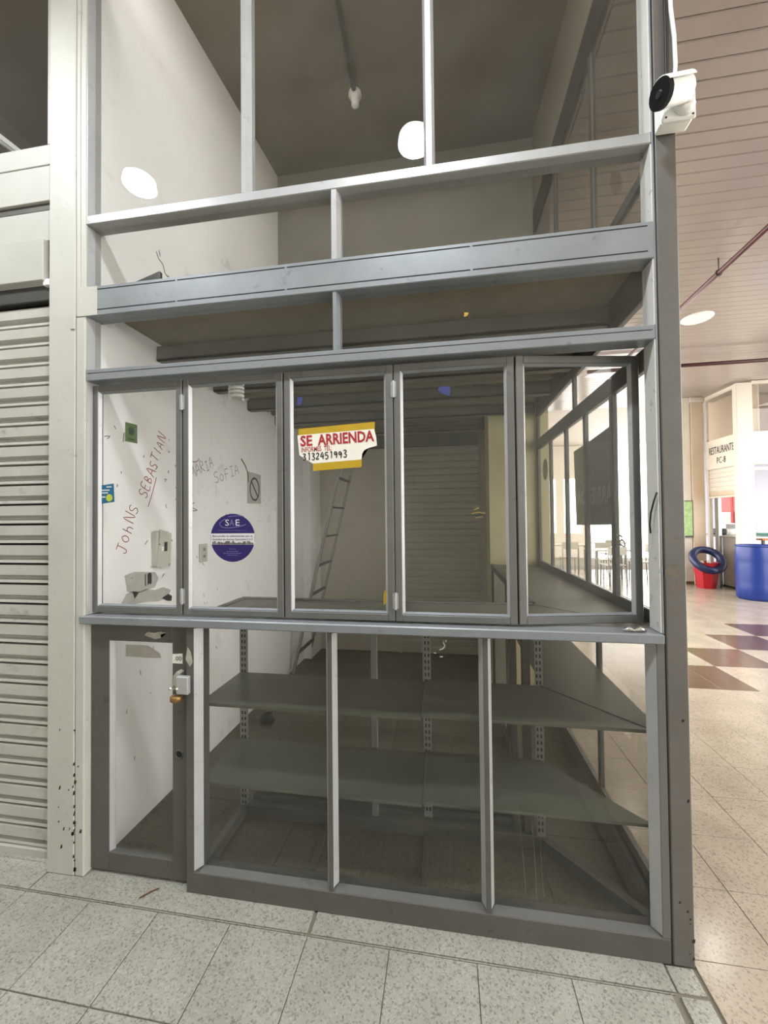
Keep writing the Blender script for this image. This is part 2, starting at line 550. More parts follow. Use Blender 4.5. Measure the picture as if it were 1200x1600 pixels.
# mezzanine deck under the upper room: slab, ribs and joists
deck = root('mezzanine_deck', (-.4, 1.5, 2.36), 'dark steel mezzanine deck with cross joists roofing the lower shop room', 'deck')
box('slab', -1.528, .736, .12, 1.995, 2.462, 2.55, DECK, deck)
box('slab', -1.528, .364, 1.996, 2.955, 2.462, 2.55, DECK, deck)
box('slab', .3645, .736, 2.325, 2.955, 2.462, 2.55, DECK, deck)
for k in range(22):
    y = .55 + k * .13
    if y > 2.8: break
    prism('deck_rib', [(-.03, 0), (.03, 0), (.022, -.022), (-.022, -.022)], (-1.527, y, 2.462), (.736 if y < 1.95 else .364, y, 2.462), (0, 1, 0), (0, 0, 1), DECK, deck)
for y in (.42, .94, 1.40, 1.90):
    boxes('joist', [(-1.526, .736, y, y + .012, 2.362, 2.44), (-1.526, .736, y, y + .06, 2.362, 2.374)], JOIST, deck)
box('header_beam', -1.44, .36, 2.88, 2.955, 2.30, 2.44, JOIST, deck)

# back roller shutter inside the shop
bsh = root('roller_shutter', (-.06, 2.95, 0), 'dim closed roller shutter on the back wall inside the shop', 'shutter')
for k in range(30):
    z0 = .02 + k * .0755
    prism('slat', [(0, 0), (-.010, .006), (-.014, .035), (-.010, .066), (0, .0735)], (-.50, 2.956, z0), (.362, 2.956, z0), (0, 1, 0), (0, 0, 1), BACKW, bsh)
box('guide_rail', -.535, -.50, 2.925, 2.957, 0, 2.30, BACKW, bsh)

# ---- hall shell
HC = 4.1
hall_ceiling = boxes('ceiling', [(.86, 4.7, -5.2, 2.4, HC + .012, HC + .09), (.86, 7.4, 2.4, 6.2, HC + .012, HC + .09), (.86, 11, 6.2, 14, HC + .012, HC + .09), (-4.5, .86, -5.2, -.03, HC + .012, HC + .09)], HCEILB)  # edge cut back in steps, shaped to let daylight reach the shop's left wall
tag(hall_ceiling, kind='structure')
pitch = .1157
k = 0
y = .42
while y < 8.6:
    box('ceiling_slat', .87, 4.69 if y < 2.3 else 7.39 if y < 6.1 else 10.0, y + .0012, y + pitch - .0012, HC, HC + .0125, HCEIL, hall_ceiling, .006)
    y += pitch
wall_opposite = box('wall_opposite', -4.5, 6, -5.2, -5.0, 0, HC, CREAM); tag(wall_opposite, kind='structure')
wall_end = box('wall_end', -4.5, -4.3, -5, 0, 0, HC, CREAM); tag(wall_end, kind='structure')

# =================================================================== SHOPFRONT
XL, XR = -1.53, .720           # clear opening
LINING = mat('scuffed_white_paint', (212, 212, 208), .5, .1, .5, .06, 8, (110, 106, 98), .7, 20)
front = root('shopfront', (-.4, .03, 0), 'tall grey metal and glass shopfront with hinged window panels between cream pillar and corner post', 'shopfront')
ZT = 4.05
# corner post
post = box('corner_post', .7315, .797, 0, .075, 0, ZT, mat('grey_paint_post', (100, 97, 92), .5, .1, .5, .14, 5, (78, 74, 66), .6, 10, .05, 40), front, .003)
box('post_groove', .7255, .7315, .003, .07, 0, ZT, BLACKP, front)
box('jamb', .720, .7255, 0, .075, 1.10, ZT, GREY, front, .001)
box('jamb', .700, .7255, 0, .075, .0835, 1.0655, GREYM, front, .002)
for (z0, z1) in ((1.102, 2.108), (2.158, 2.388), (2.517, 2.79), (2.832, ZT)):
    box('jamb_lining', .7155, .7198, .002, .0745, z0, z1, LINING, front)
    prism('jamb_bead', [(0, 0), (0, .06), (.012, .06), (.004, 0)], (XL, .004, z0), (XL, .004, z1), (1, 0, 0), (0, 1, 0), ALU, front)
box('jamb', -1.556, XL, 0, .075, 1.10, ZT, CREAM, front, .002)
# rails running along the front
def rail(name, z0, z1, m=GREY, y0=0.0, y1=.075, x0=XL, x1=XR, bev=.003, par=front):
    return box(name, x0, x1, y0, y1, z0, z1, m, par, bev)
sill = rail('sill', 1.066, 1.100, GREY, -.012, .075, XL - .02, .722, .004)
head = rail('head_rail', 2.108, 2.158, GREY)
box('rail_groove', XL + .01, XR - .01, -.0006, .002, 2.139, 2.1415, BLACK, head)
beam = rail('beam', 2.388, 2.517, GREY, -.002)
for z in (2.412, 2.500):
    for a, b in ((XL + .02, -1.10), (-1.09, -.62), (-.61, .10), (.11, .70)):
        box('rail_groove', a, b, -.0032, -.001, z, z + .003, BLACK, beam)
box('beam_end_patch', XL - .035, XL + .06, -.0045, .0, 2.390, 2.515, CREAM, beam)
tr = rail('transom', 2.792, 2.832, ALU)
rail('top_rail', ZT - .08, ZT, GREY)
def mullion(x, z0, z1, m=ALU, wf=.020, wb=.042, y1=.06):
    return prism('mullion', [(-wf / 2, 0), (wf / 2, 0), (wb / 2, .034), (wb / 2, y1), (-wb / 2, y1), (-wb / 2, .034)],
                 (x, .002, z0), (x, .002, z1), (1, 0, 0), (0, 1, 0), m, front)
mullion(-.795, 2.832, ZT - .08); mullion(-.045, 2.832, ZT - .08)
mullion(-.418, 2.517, 2.792); mullion(-.418, 2.158, 2.388, GREY, .014, .03)
# lower bay: base rail, left stile, mullions, beads
base = box('base_rail', -1.055, .7255, 0, .075, 0, .083, GREYD, front, .003)
prism('base_bead', [(0, 0), (.032, .006), (.032, -.002), (0, -.002)], (-1.0, .002, .083), (.70, .002, .083), (0, 1, 0), (0, 0, 1), GREYM, front)
prism('stile', [(-.027, 0), (.006, 0), (.027, .032), (.027, .075), (-.027, .075)], (-1.027, 0, .083), (-1.027, 0, 1.066), (1, 0, 0), (0, 1, 0), GREYD, front)
prism('stile_bead', [(.0065, .0), (.0275, .031), (.0285, .031), (.0075, .0)], (-1.027, 0, .09), (-1.027, 0, 1.06), (1, 0, 0), (0, 1, 0), ALU, front)
for x in (-.45, .134):
    prism('mullion', [(-.009, 0), (.009, 0), (.009, .06), (-.009, .06)], (x, .001, .083), (x, .001, 1.066), (1, 0, 0), (0, 1, 0), GREYD, front)
    for s in (-1, 1):
        prism('mullion_bead', [(s * .009, .004), (s * .0225, .032), (s * .009, .032)], (x, .001, .095), (x, .001, 1.058), (1, 0, 0), (0, 1, 0), ALU, front)
prism('jamb_bead', [(0, 0), (-.022, .032), (0, .032)], (.7, .002, .09), (.7, .002, 1.06), (1, 0, 0), (0, 1, 0), ALU, front)
# fixed panes
GY0, GY1 = .036, .040
def pane(x0, x1, z0, z1, par=front, m=GLASS, y0=GY0, y1=GY1):
    return box('glass_pane', x0, x1, y0, y1, z0, z1, m, par)
for (x0, x1) in ((-1.0, -.4725), (-.4275, .1115), (.1565, .69)):
    pane(x0, x1, .09, 1.06)
for (x0, x1) in ((XL + .012, -.433), (-.403, XR - .012)):
    pane(x0, x1, 2.158, 2.388)
for (x0, x1) in ((XL + .012, -.439), (-.397, XR - .012)):
    pane(x0, x1, 2.517, 2.792)
for (x0, x1) in ((XL + .012, -.816), (-.774, -.066), (-.024, XR - .012)):
    pane(x0, x1, 2.832, ZT - .08)
# hinged window panels
SZ0, SZ1 = 1.108, 2.096
def sash(x0, x1, rz=0.0, ps=.030, ang=0.0):
    """one hinged panel: origin at its lower left corner"""
    W = x1 - x0; H = SZ1 - SZ0
    s = bpy.data.objects.new('window_panel', None)
    COL.objects.link(s); s.parent = front
    s.location = Vector((x0, .028, SZ0)) - ORG[front.name]
    s.rotation_euler = (0, ang, rz)
    ORG[s.name] = Vector((0, 0, 0))
    wf = ps
    for nm, b in (('stile', (0, wf, 0, .03, 0, H)), ('stile', (W - wf, W, 0, .03, 0, H)),
                  ('rail', (wf, W - wf, 0, .03, 0, wf)), ('rail', (wf, W - wf, 0, .03, H - wf, H))):
        box(nm, *b, GREYM, s, .002)
    be = .009
    prism('glazing_bead', [(0, .002), (be, .014), (0, .014)], (wf, 0, wf), (wf, 0, H - wf), (1, 0, 0), (0, 1, 0), ALU, s)
    prism('glazing_bead', [(0, .002), (-be, .014), (0, .014)], (W - wf, 0, wf), (W - wf, 0, H - wf), (1, 0, 0), (0, 1, 0), ALU, s)
    prism('glazing_bead', [(0, .002), (.014 - .002, be), (.012, 0)], (wf, .002, wf), (W - wf, .002, wf), (0, 1, 0), (0, 0, 1), GREY, s)
    prism('glazing_bead', [(0, .002), (.014 - .002, -be), (.012, 0)], (wf, .002, H - wf), (W - wf, .002, H - wf), (0, 1, 0), (0, 0, 1), GREY, s)
    box('glass_pane', wf + .001, W - wf - .001, .014, .018, wf + .001, H - wf - .001, GLASS, s)
    return s
S1 = sash(-1.524, -1.094, ps=.027); S2 = sash(-1.088, -.646, ps=.025); S3 = sash(-.640, -.197, ps=.027)
S4 = sash(-.193, .254, ps=.026); S5 = sash(.261, .722, R(10.5), .028)
def hinge(s, x, z):
    bm = bmesh.new()
    lathe_bm(bm, [(.005, 0), (.005, .065)], (x, -.004, z), 10)
    bx(bm, x - .011, x + .011, -.002, .002, z + .003, z + .062)
    fbm('hinge', bm, ALU, s)
for s, W in ((S1, .430), (S3, .443)):
    hinge(s, W + .003, SZ1 - SZ0 - .13); hinge(s, W + .003, .045)

# door in the lower left bay
door = root('door_1', (-1.29, .03, 0), kind='structure')
dx0, dx1, dz0, dz1 = -1.528, -1.058, .012, 1.058
box('stile', dx0, -1.440, .03, .065, dz0, dz1, GREYD, door, .002)
box('stile', -1.140, dx1, .03, .065, dz0, dz1, GREYD, door, .002)
box('rail', -1.440, -1.140, .03, .065, dz0, .090, GREYD, door, .002)
box('rail', -1.440, -1.140, .03, .065, .988, dz1, GREYD, door, .002)
prism('glazing_bead', [(0, .0), (.014, .02), (0, .02)], (-1.4405, .032, .09), (-1.4405, .032, .99), (1, 0, 0), (0, 1, 0), ALU, door)
box('glass_pane', -1.438, -1.142, .048, .052, .091, .987, GLASS, door)
lathe_ring = bmesh.new()
for r0, yy in ((.017, .0295),):
    tube_bm(lathe_ring, [(-1.108 + .016 * math.cos(a * math.pi / 8), .0295, .530 + .016 * math.sin(a * math.pi / 8)) for a in range(16)], .003, 6, True)
fbm('lock_ring', lathe_ring, GREYD, door, True)
bm = bmesh.new()
vs = [bm.verts.new((-1.108 + .0145 * math.cos(a * math.pi / 10), .0288, .530 + .0145 * math.sin(a * math.pi / 10))) for a in range(20)]
bm.faces.new(vs)
fbm('lock_hole', bm, BLACK, door)
SCAR = mat('bare_scar', (168, 164, 150), .6, 0, .4, .2, 30)
poly_plate('paint_scar', [(-.045, .0), (-.03, .014), (0, .010), (.03, .016), (.06, .012), (.03, .004), (.035, -.010), (.005, -.016), (-.03, -.006)],
           (-1.225, .0297, 1.018), (1, 0, 0), (0, 0, 1), .0006, SCAR, door)
poly_plate('paint_scar', [(-.012, .0), (-.002, .05), (.012, .03), (.02, -.01), (.008, -.03)], (-1.045, -.0003, .935), (1, 0, 0), (0, 0, 1), .0006, SCAR, front)

# tape residue and chips on the corner post
RES = mat('tape_residue', (106, 99, 88), .7, 0, .3, .2, 40)
for (cx, cz, ww, hh, sd) in ((.758, 1.318, .052, .05, 1), (.772, 1.262, .044, .036, 2), (.752, 1.222, .022, .014, 3), (.763, 1.186, .03, .03, 4), (.772, 1.425, .025, .01, 5)):
    q = random.Random(sd)
    pts = [(-ww / 2, -hh / 2), (ww / 2, -hh / 2 + q.uniform(-.004, .004)), (ww / 2 - q.uniform(0, .012), hh * q.uniform(.0, .3)), (ww * .18, hh * q.uniform(.3, .5)),
           (-ww * .05, hh / 2), (-ww * .25, hh * .1), (-ww / 2, hh * q.uniform(-.1, .2))]
    poly_plate('tape_residue', pts, (cx, -.0004, cz), (1, 0, 0), (0, 0, 1), -.0005, RES, front)
CHIP = mat('paint_chip', (34, 32, 30), .8)
for k in range(9):
    q = random.Random(50 + k)
    z = q.choice((q.uniform(.02, .3), q.uniform(.1, .9)))
    x = .794 - abs(q.gauss(0, .016)); s = q.uniform(.002, .006)
    poly_plate('paint_chip', [(-s, -s * q.uniform(.5, 2)), (s * .8, -s), (s, s * q.uniform(.4, 1.6)), (-s * .5, s)], (x, -.0004, z), (1, 0, 0), (0, 0, 1), -.0004, CHIP, front)

# ---- left pillar
pil = root('pillar', (-1.64, .02, 0), 'cream painted square pillar between roller shutter and grey shopfront', 'pillar')
box('shaft', -1.712, -1.578, -.004, .12, 0, HC + .3, CREAM, pil, .003)
box('edge_strip', -1.5765, -1.5315, -.002, .074, 0, 2.39, CREAM, pil, .004)
box('edge_strip', -1.5765, -1.557, -.002, .074, 2.392, HC + .2, CREAM, pil, .003)
box('old_hinge', -1.598, -1.576, -.009, -.003, 2.335, 2.405, CREAM, pil, .002)
for k in range(34):
    q = random.Random(100 + k)
    z = abs(q.gauss(0, .3)) + .02
    if z > .9: continue
    x = -1.577 + q.choice((q.gauss(0, .004), q.gauss(0, .004), q.uniform(-.125, .035)))
    s = q.uniform(.0025, .006)
    poly_plate('paint_chip', [(-s, -s * q.uniform(.8, 2.5)), (s * .8, -s), (s, s * q.uniform(.6, 2.6)), (-s * .5, s)], (x, -.0043, z), (1, 0, 0), (0, 0, 1), -.0008, CHIP, pil)

# ---- right glass partition (side of the shop, along the hall)
side = root('glass_partition', (.775, 1.0, 0), 'dark framed glass side wall of the shop facing the bright hall', 'partition')
PX0, PX1 = .764, .790
YE = 2.0
def srail(nm, z0, z1, m=GREYD, y0=.0755, y1=YE):
    return box(nm, PX0, PX1, y0, y1, z0, z1, m, side, .002)
srail('bottom_rail', 0, .11); srail('sill_rail', 1.075, 1.14); srail('transom', 2.065, 2.15); srail('head_rail', 2.34, 2.40)
srail('floor_band', 2.40, 2.56); srail('transom', 2.79, 2.84); srail('top_beam', 3.90, 4.10, mat('dark_beam', (44, 42, 38), .7))  # top beam in one even, very dark colour
box('top_panel', .765, .785, .0755, YE, 4.10, 4.78, CEILB, side)
def spost(y, z0, z1, wd=.032, m=GREYD):
    box('mullion', PX0 + .002, PX1 - .002, y - wd / 2, y + wd / 2, z0, z1, m, side, .002)
SY = [.10, .505, .868, 1.223, 1.605, YE - .016]
for y in SY: spost(y, 1.14, 2.065, .038 if y == .505 else .03)
for y in (.10, 1.044, YE - .016): spost(y, 2.15, 2.34, .028)
for y in (.10, .735, 1.36, YE - .016): spost(y, .11, 1.075, .03)
for y in (.10, .684, 1.363, YE - .016): spost(y, 2.84, 3.90, .035)
for y in (.10, .684, 1.363, YE - .016): spost(y, 2.56, 2.79, .035)
def spanes(ys, z0, z1, m=GLASS2):
    for a, b in zip(ys, ys[1:]):
        box('glass_pane', .773, .777, a + .014, b - .014, z0 + .001, z1 - .001, m, side)
spanes(SY, 1.14, 2.065); spanes((.10, 1.044, YE - .016), 2.15, 2.34); spanes((.10, .735, 1.36, YE - .016), .11, 1.075, GLASS4)
spanes((.10, .684, 1.363, YE - .016), 2.84, 3.90, GLASS3); spanes((.10, .684, 1.363, YE - .016), 2.56, 2.79, GLASS3)

# =================================================================== NEIGHBOUR ON THE LEFT
nsh = root('roller_shutter', (-2.3, .05, 0), 'cream steel roller shutter, closed, left of the cream pillar', 'shutter')
SP = .0894
zt = 2.478
k = 0
while True:
    z1 = zt - k * SP; z0 = z1 - SP
    if z0 < .05: break
    # slat: flat face, lower lip that steps back, dark interlock joint
    prof = [(.0, SP - .008), (.0, .038), (.020, .028), (.022, .019), (.006, .014), (.004, .003), (.024, .0), (.027, .0), (.027, SP - .008)]
    prism('slat', prof, (-3.1, .03, z0), (-1.716, .03, z0), (0, 1, 0), (0, 0, 1), SLAT, nsh)
    k += 1
zlast = z0 + SP
box('bottom_bar', -3.1, -1.716, .026, .06, .022, zlast - .003, SLAT, nsh, .004)
box('backing', -3.1, -1.716, .056, .06, zlast, 2.52, BLACK, nsh)
tag(box('trim_1', -3.1, -1.7125, .05, .12, 2.60, 2.76, BLACK), kind='structure')
hou = root('shutter_housing', (-2.3, .03, 2.55), 'cream sheet metal housing box above the closed roller shutter', 'housing')
box('fascia', -3.1, -1.735, -.012, .03, 2.565, 2.752, CREAM2, hou, .003)
box('under_flap', -3.1, -1.7135, .012, .05, 2.488, 2.545, DARKST, hou, .003)
box('end_bracket', -1.745, -1.7135, -.004, .02, 2.545, 2.575, WHITEP, hou, .003)
wn = root('wall_neighbour', (-2.3, .05, 2.7), kind='structure')
box('panel', -3.1, -1.7125, .012, .05, 2.755, 2.895, CREAM2, wn, .003)
box('panel', -3.1, -1.7125, .0, .05, 2.925, 3.085, CREAM2, wn, .003)
box('panel', -3.1, -1.7125, .012, .05, 2.895, 2.925, GREYD, wn)
box('panel', -3.1, -1.7125, .0, .05, 3.088, 3.165, CREAM2, wn, .002)
win = root('window_1', (-2.3, .05, 3.17), kind='structure')
box('frame', -3.1, -1.7125, .01, .045, 3.165, 3.190, CREAM2, win, .002)
box('frame', -1.74, -1.7125, .01, .045, 3.190, 4.1, CREAM2, win, .002)
box('glass_pane', -3.1, -1.741, .03, .034, 3.191, 4.1, GLASS, win)
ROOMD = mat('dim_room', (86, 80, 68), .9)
nr = root('wall_neighbour_room', (-2.4, .8, 2.6), kind='structure')
box('room_back', -3.3, -1.7, 1.5, 1.6, 2.6, 4.6, ROOMD, nr)
box('room_side', -3.3, -3.2, .06, 1.5, 0, 4.6, ROOMD, nr)
box('room_ceiling', -3.3, -1.7, .06, 1.6, 4.5, 4.6, ROOMD, nr)
box('room_floor', -3.3, -1.7, .06, 1.6, 2.95, 3.05, ROOMD, nr)
box('room_edge', -1.712, -1.70, .06, 1.5, 2.6, 4.6, ROOMD, nr)
PALE = mat('pale_board', (176, 180, 178), .5)
for i, (dx, lab) in enumerate(((0, 'upper pale board leaning inside the dark window above the shutter'), (.12, 'lower pale board leaning inside the dark window above the shutter'))):
    o = prism('leaning_board', [(-.03, -.012), (.03, -.012), (.03, .012), (-.03, .012)], (-2.75 + dx, .35 + dx, 3.92 - dx), (-2.16 + dx * .6, .42 + dx, 3.44 - dx * .3), (0, 1, 0), (.5, 0, .85), PALE)
    tag(o, lab, 'board', 'boards in the dark window')

# =================================================================== COUNTER AND SHELVES INSIDE
cnt = root('display_counter', (-.3, .25, 0), 'grey L-shaped display counter with slotted posts behind the lower glass', 'counter')
YB = .42
def angle_post(x, y, z0, z1, sx=1, wd=.042, m=SLOT):
    p = boxes('slotted_post', [(x, x + sx * wd, y, y + .003, z0, z1) if sx > 0 else (x - wd, x, y, y + .003, z0, z1),
                               (x - .0015, x + .0015, y, y + .03, z0, z1)], m, cnt)
    hs = []
    z = z0 + .03
    while z < z1 - .03:
        for dx in (.012, .027):
            a = x + sx * dx
            hs.append((a - .0035, a + .0035, y - .0008, y, z, z + .016))
        z += .03
    boxes('slots', hs, SLOTHOLE, p)
    return p
angle_post(-1.052, YB, .03, 1.07); angle_post(-.118, YB, .09, 1.07, 1, .038); angle_post(.425, YB - .004, .05, 1.07, -1, .036)
box('post', -.372, -.342, YB + .01, YB + .035, .03, 1.07, SLOT, cnt, .002)
for (a, b) in ((.285, .312), (.335, .372)):
    box('post', a, b, YB + .004, YB + .03, .04, 1.07, DARKST, cnt, .002)
box('base_rail', -1.05, -1.02, .08, YB, .0, .055, GREYD, cnt, .002)
box('base_rail', -1.02, .43, YB - .005, YB + .035, .0, .06, GREYD, cnt, .002)
box('sliding_track', -1.0, .36, YB + .03, YB + .065, .06, .085, DARKST, cnt, .002)
box('sliding_track', -1.0, .36, YB + .08, YB + .10, .0, .13, DARKST, cnt, .002)
prism('base_rail', [(-.018, 0), (.018, 0), (.018, .05), (-.018, .05)], (.415, .43, 0), (.735, .095, 0), (.72, .69, 0), (0, 0, 1), DARKST, cnt)
for x in (-.585, -.11):
    box('base_bar', x - .011, x + .011, .085, YB - .006, .0, .02, DARKST, cnt, .002)
def slab(nm, pts, z, t, m):
    bm = bmesh.new()
    A = [bm.verts.new((x, y, z - t)) for x, y in pts]; B = [bm.verts.new((x, y, z)) for x, y in pts]
    n = len(pts)
    for i in range(n):
        bm.faces.new((A[i], A[(i + 1) % n], B[(i + 1) % n], B[i]))
    bm.faces.new(A[::-1]); bm.faces.new(B)
    return fbm(nm, bm, m, cnt)
for z, dz in ((.735, 0), (.402, 0)):
    slab('shelf', [(-1.048, .078), (-.106, .078), (-.106, YB - .003), (-1.048, YB - .003)], z - .010, .012, SHELF)
    slab('shelf', [(-.103, .078), (.715, .078), (.405, YB - .003), (-.103, YB - .003)], z, .012, SHELF)
slab('shelf', [(.748, .078), (.748, 1.98), (.43, 1.98), (.43, .47), (.409, .4185), (.718, .0785)], .737, .012, SHELF)
slab('counter_top', [(-1.04, .082), (-.20, .082), (-.20, YB), (-1.04, YB)], 1.098, .01, SHELFTOP)
slab('counter_top', [(-.197, .082), (.75, .082), (.40, YB), (-.197, YB)], 1.098, .01, SHELFTOP)
slab('counter_top', [(.75, .086), (.75, 1.99), (.39, 1.99), (.39, .44)], 1.099, .011, SHELFTOP)
box('top_edge_rail', -1.045, .39, YB - .01, YB + .022, 1.068, 1.104, GREYD, cnt, .002)
box('top_edge_rail', -1.05, -1.018, .08, YB - .01, 1.068, 1.104, GREYD, cnt, .002)
box('top_edge_rail', .372, .404, YB + .024, 1.99, 1.06, 1.106, DARKST, cnt, .002)
for y in (1.20, 1.97):
    box('post', .375, .402, y - .014, y + .014, 0, 1.06, DARKST, cnt, .002)
box('base_rail', .38, .405, YB + .04, 1.98, 0, .05, DARKST, cnt, .002)
box('end_panel', .392, .396, 1.30, 1.95, .06, 1.05, BACKW, cnt)

# ladder to the deck
lad = root('ladder', (-1.45, 2.43, 0), 'tall grey metal ladder leaning across the back left corner', 'ladder')
def ladp(t, y):   # t = height
    return Vector((-1.49 + (.58 / 2.36) * t, y, t))
for y in (2.2, 2.65):
    prism('rail', [(-.012, -.012), (.012, -.012), (.012, .012), (-.012, .012)], ladp(.0, y), ladp(2.36, y), (1, 0, -.2), (0, 1, 0), SLOT, lad)
for k in range(8):
    z = .20 + k * .2835
    p = ladp(z, 2.2); q = ladp(z, 2.65)
    prism('rung', [(-.016, -.008), (.016, -.008), (.016, .008), (-.016, .008)], p + Vector((0, .012, 0)), q - Vector((0, .012, 0)), (1, 0, 0), (0, 0, 1), DARKST, lad)

# spiral bulb under the deck
cfl = root('spiral_bulb', (-1.116, .508, 2.14), 'white spiral energy saving bulb hanging near the left wall', 'bulb')
n = 80
tube('spiral_tube', [(-1.116 + .034 * math.cos(2 * math.pi * 5 * t / n), .508 + .034 * math.sin(2 * math.pi * 5 * t / n), 2.155 + .105 * t / n) for t in range(n + 1)], .0085, WHITEP, cfl, 8)
lathe('bulb_base', [(.02, 0), (.032, .008), (.032, .05), (.018, .06), (.016, .10)], (-1.116, .508, 2.262), WHITEP, cfl, 16)
lathe('lamp_holder', [(.022, 0), (.026, .02), (.024, .06), (.012, .075), (.012, .098)], (-1.116, .508, 2.36), BLACKP, cfl, 16)

# conduit and lamp holder on the upper ceiling
con = root('ceiling_conduit', (-.60, .8, 4.56), 'dark cable conduit ending in a round lamp holder on the upper ceiling', 'conduit')
tube('cable', [(-.575, .2, 4.478), (-.585, .6, 4.53), (-.605, 1.0, 4.585), (-.62, 1.27, 4.622)], .017, DARKST, con, 8)
lathe('lamp_holder', [(.045, 0), (.05, -.03), (.03, -.05), (.028, -.10), (.015, -.11)], (-.622, 1.32, 4.652), WHITEP, con, 16)

# =================================================================== WALL MARKS AND STICKERS
WX = -1.5296
U, V = (0, 1, 0), (0, 0, 1)
MARKR = mat('red_marker', (146, 62, 72), .8)
MARKG = mat('grey_marker', (128, 118, 114), .8)
MARKD = mat('dark_marker', (72, 68, 66), .8)
def graffiti(s, p, q, h, wd, m, label, seed, asp=.75, adv=.8, extra=None):
    p, q = Vector((p[0], p[1])), Vector((q[0], q[1]))
    ln, L = word_lines(s, h, adv, asp, .08, seed)
    d = q - p; k = d.length / L
    d.normalize()
    u = Vector((0, d.x, d.y)); v = Vector((0, -d.y, d.x))
    ln = [[(a * k, b) for a, b in l] for l in ln]
    if extra: ln += extra
    o = strokes('graffiti', ln, (WX, p.x, p.y), u, v, wd, m)
    return tag(o, label, 'graffiti', 'handwriting on the left wall')
graffiti('SEBASTiAN', (.345, 1.615), (.50, 1.965), .058, .0048, MARKR, 'red handwritten word SEBASTIAN slanting up the white wall', 3, extra=[[(-.03, -.03), (.05, -.028), (.14, -.02)]])
graffiti('JOHNS', (.205, 1.345), (.305, 1.575), .062, .0042, MARKR, 'faint red handwritten word JOHNS low on the white wall', 4)
graffiti('MARIA', (.72, 1.755), (.955, 1.865), .062, .0045, MARKG, 'pale handwritten word MARIA on the wall behind the second panel', 5)
graffiti('SOFIA', (.96, 1.745), (1.28, 1.855), .066, .0045, MARKG, 'pale handwritten word SOFIA right of the name MARIA', 6)
tag(strokes('graffiti', [[(0, 0), (.03, .012), (.07, -.012), (.11, -.004), (.13, .016)], [(.01, -.06), (.03, -.03), (.06, -.05), (.05, -.075), (.02, -.075), (.03, -.045), (.06, -.06)]],
            (WX, .66, 1.875), U, V, .0045, MARKD), 'dark pen scribble with a tail above the name MARIA', 'graffiti')
tag(strokes('graffiti', [[(0, .05), (.02, .08), (.045, .05), (.01, .0), (.06, .01)], [(-.06, -.03), (.02, -.02), (.09, -.035), (.02, -.04)], [(-.11, .09), (-.08, .10), (-.09, .05), (-.11, .02)]],
            (WX, .68, 1.60), U, V, .005, MARKD), 'dark scribbled figure two and wavy line on the white wall', 'graffiti')
sm = []
q = random.Random(11)
for k in range(26):
    y, z = q.uniform(.1, .62), q.uniform(1.16, 1.95)
    if k % 3 == 0: y, z = q.uniform(.48, .60), q.uniform(1.35, 1.95)
    l = q.uniform(.006, .02)
    sm.append([(y, z), (y + q.uniform(-l, l), z + l), (y + q.uniform(-l, l), z + q.uniform(-l, l) * 2)])
for k in range(22):
    y, z = q.uniform(.75, 1.9), q.uniform(1.2, 1.7)
    l = q.uniform(.006, .02)
    sm.append([(y, z), (y + q.uniform(-l, l), z + l)])
for k in range(30):
    y, z = q.uniform(.15, 1.0), q.uniform(.2, 1.05)
    l = q.uniform(.006, .03)
    sm.append([(y, z), (y + q.uniform(-l, l) * .4, z + l)])
o = strokes('wall_scuffs', sm, (WX, 0, 0), U, V, .0045, MARKG)
tag(o, 'small grey scuffs and pen ticks scattered over the white left wall', 'scuffs', kind='stuff')
tag(strokes('wall_crack', [[(0, .03), (.02, .0), (.05, -.01), (.07, -.05), (.10, -.05)], [(.02, .05), (.03, .02)]], (WX, .42, 2.93), U, V, .006, MARKD), 'short dark crack in the plaster above the black strip', 'crack')
tag(box('plastic_strip', -1.462, -1.245, .09, .11, 2.517, 2.617, BLACKP, None, .004), 'black plastic strip lying behind the beam at upper left', 'strip')
# slope its left end
me = bpy.data.objects['plastic_strip'].data
for v in me.vertices:
    if v.co.z > 0 and v.co.x < 0: v.co.z -= .062

GREEN = mat('green_sticker', (84, 112, 62), .5)
GREEND = mat('green_sticker_print', (44, 66, 36), .5)
st = root('wall_sticker', (WX, .25, 1.94), 'small green square sticker high on the white wall', 'sticker')
poly_plate('sheet', [(-.038, -.048), (.038, -.046), (.037, .048), (-.037, .046)], (WX, .25, 1.937), U, V, .0008, GREEN, st)
poly_plate('printed_emblem', [(.02 * math.cos(a * .3927), .02 * math.sin(a * .3927)) for a in range(16)], (WX + .0009, .25, 1.945), U, V, .0002, GREEND, st)
poly_plate('printed_bar', [(-.02, -.005), (.022, -.005), (.022, .004), (-.02, .004)], (WX + .0009, .25, 1.905), U, V, .0002, GREEND, st)

# electrical box, torn paper, outlet, no-smoking notice on the left wall
BOXG = mat('box_grey', (198, 195, 184), .5, 0, .4, .08, 20)
PAPERG = mat('torn_paper_grey', (182, 180, 172), .8, 0, .3, .12, 25)
eb = root('electrical_box', (WX, .43, 1.25), 'grey breaker box with a crooked cover on the white wall', 'electrical box')
box('body', WX, WX + .03, .385, .475, 1.262, 1.445, BOXG, eb, .003)
poly_plate('cover', [(-.052, -.098), (.046, -.112), (.055, .075), (-.030, .098)], (WX + .031, .435, 1.358), U, V, .006, BOXG, eb)
poly_plate('label_plate', [(-.004, -.022), (.02, -.022), (.022, .028), (-.002, .028)], (WX + .0375, .435, 1.36), U, V, .0005, BLACKP, eb)
poly_plate('label_panel', [(-.022, -.018), (-.006, -.018), (-.004, .004), (-.022, .004)], (WX + .0375, .435, 1.36), U, V, .0005, WHITEP, eb)
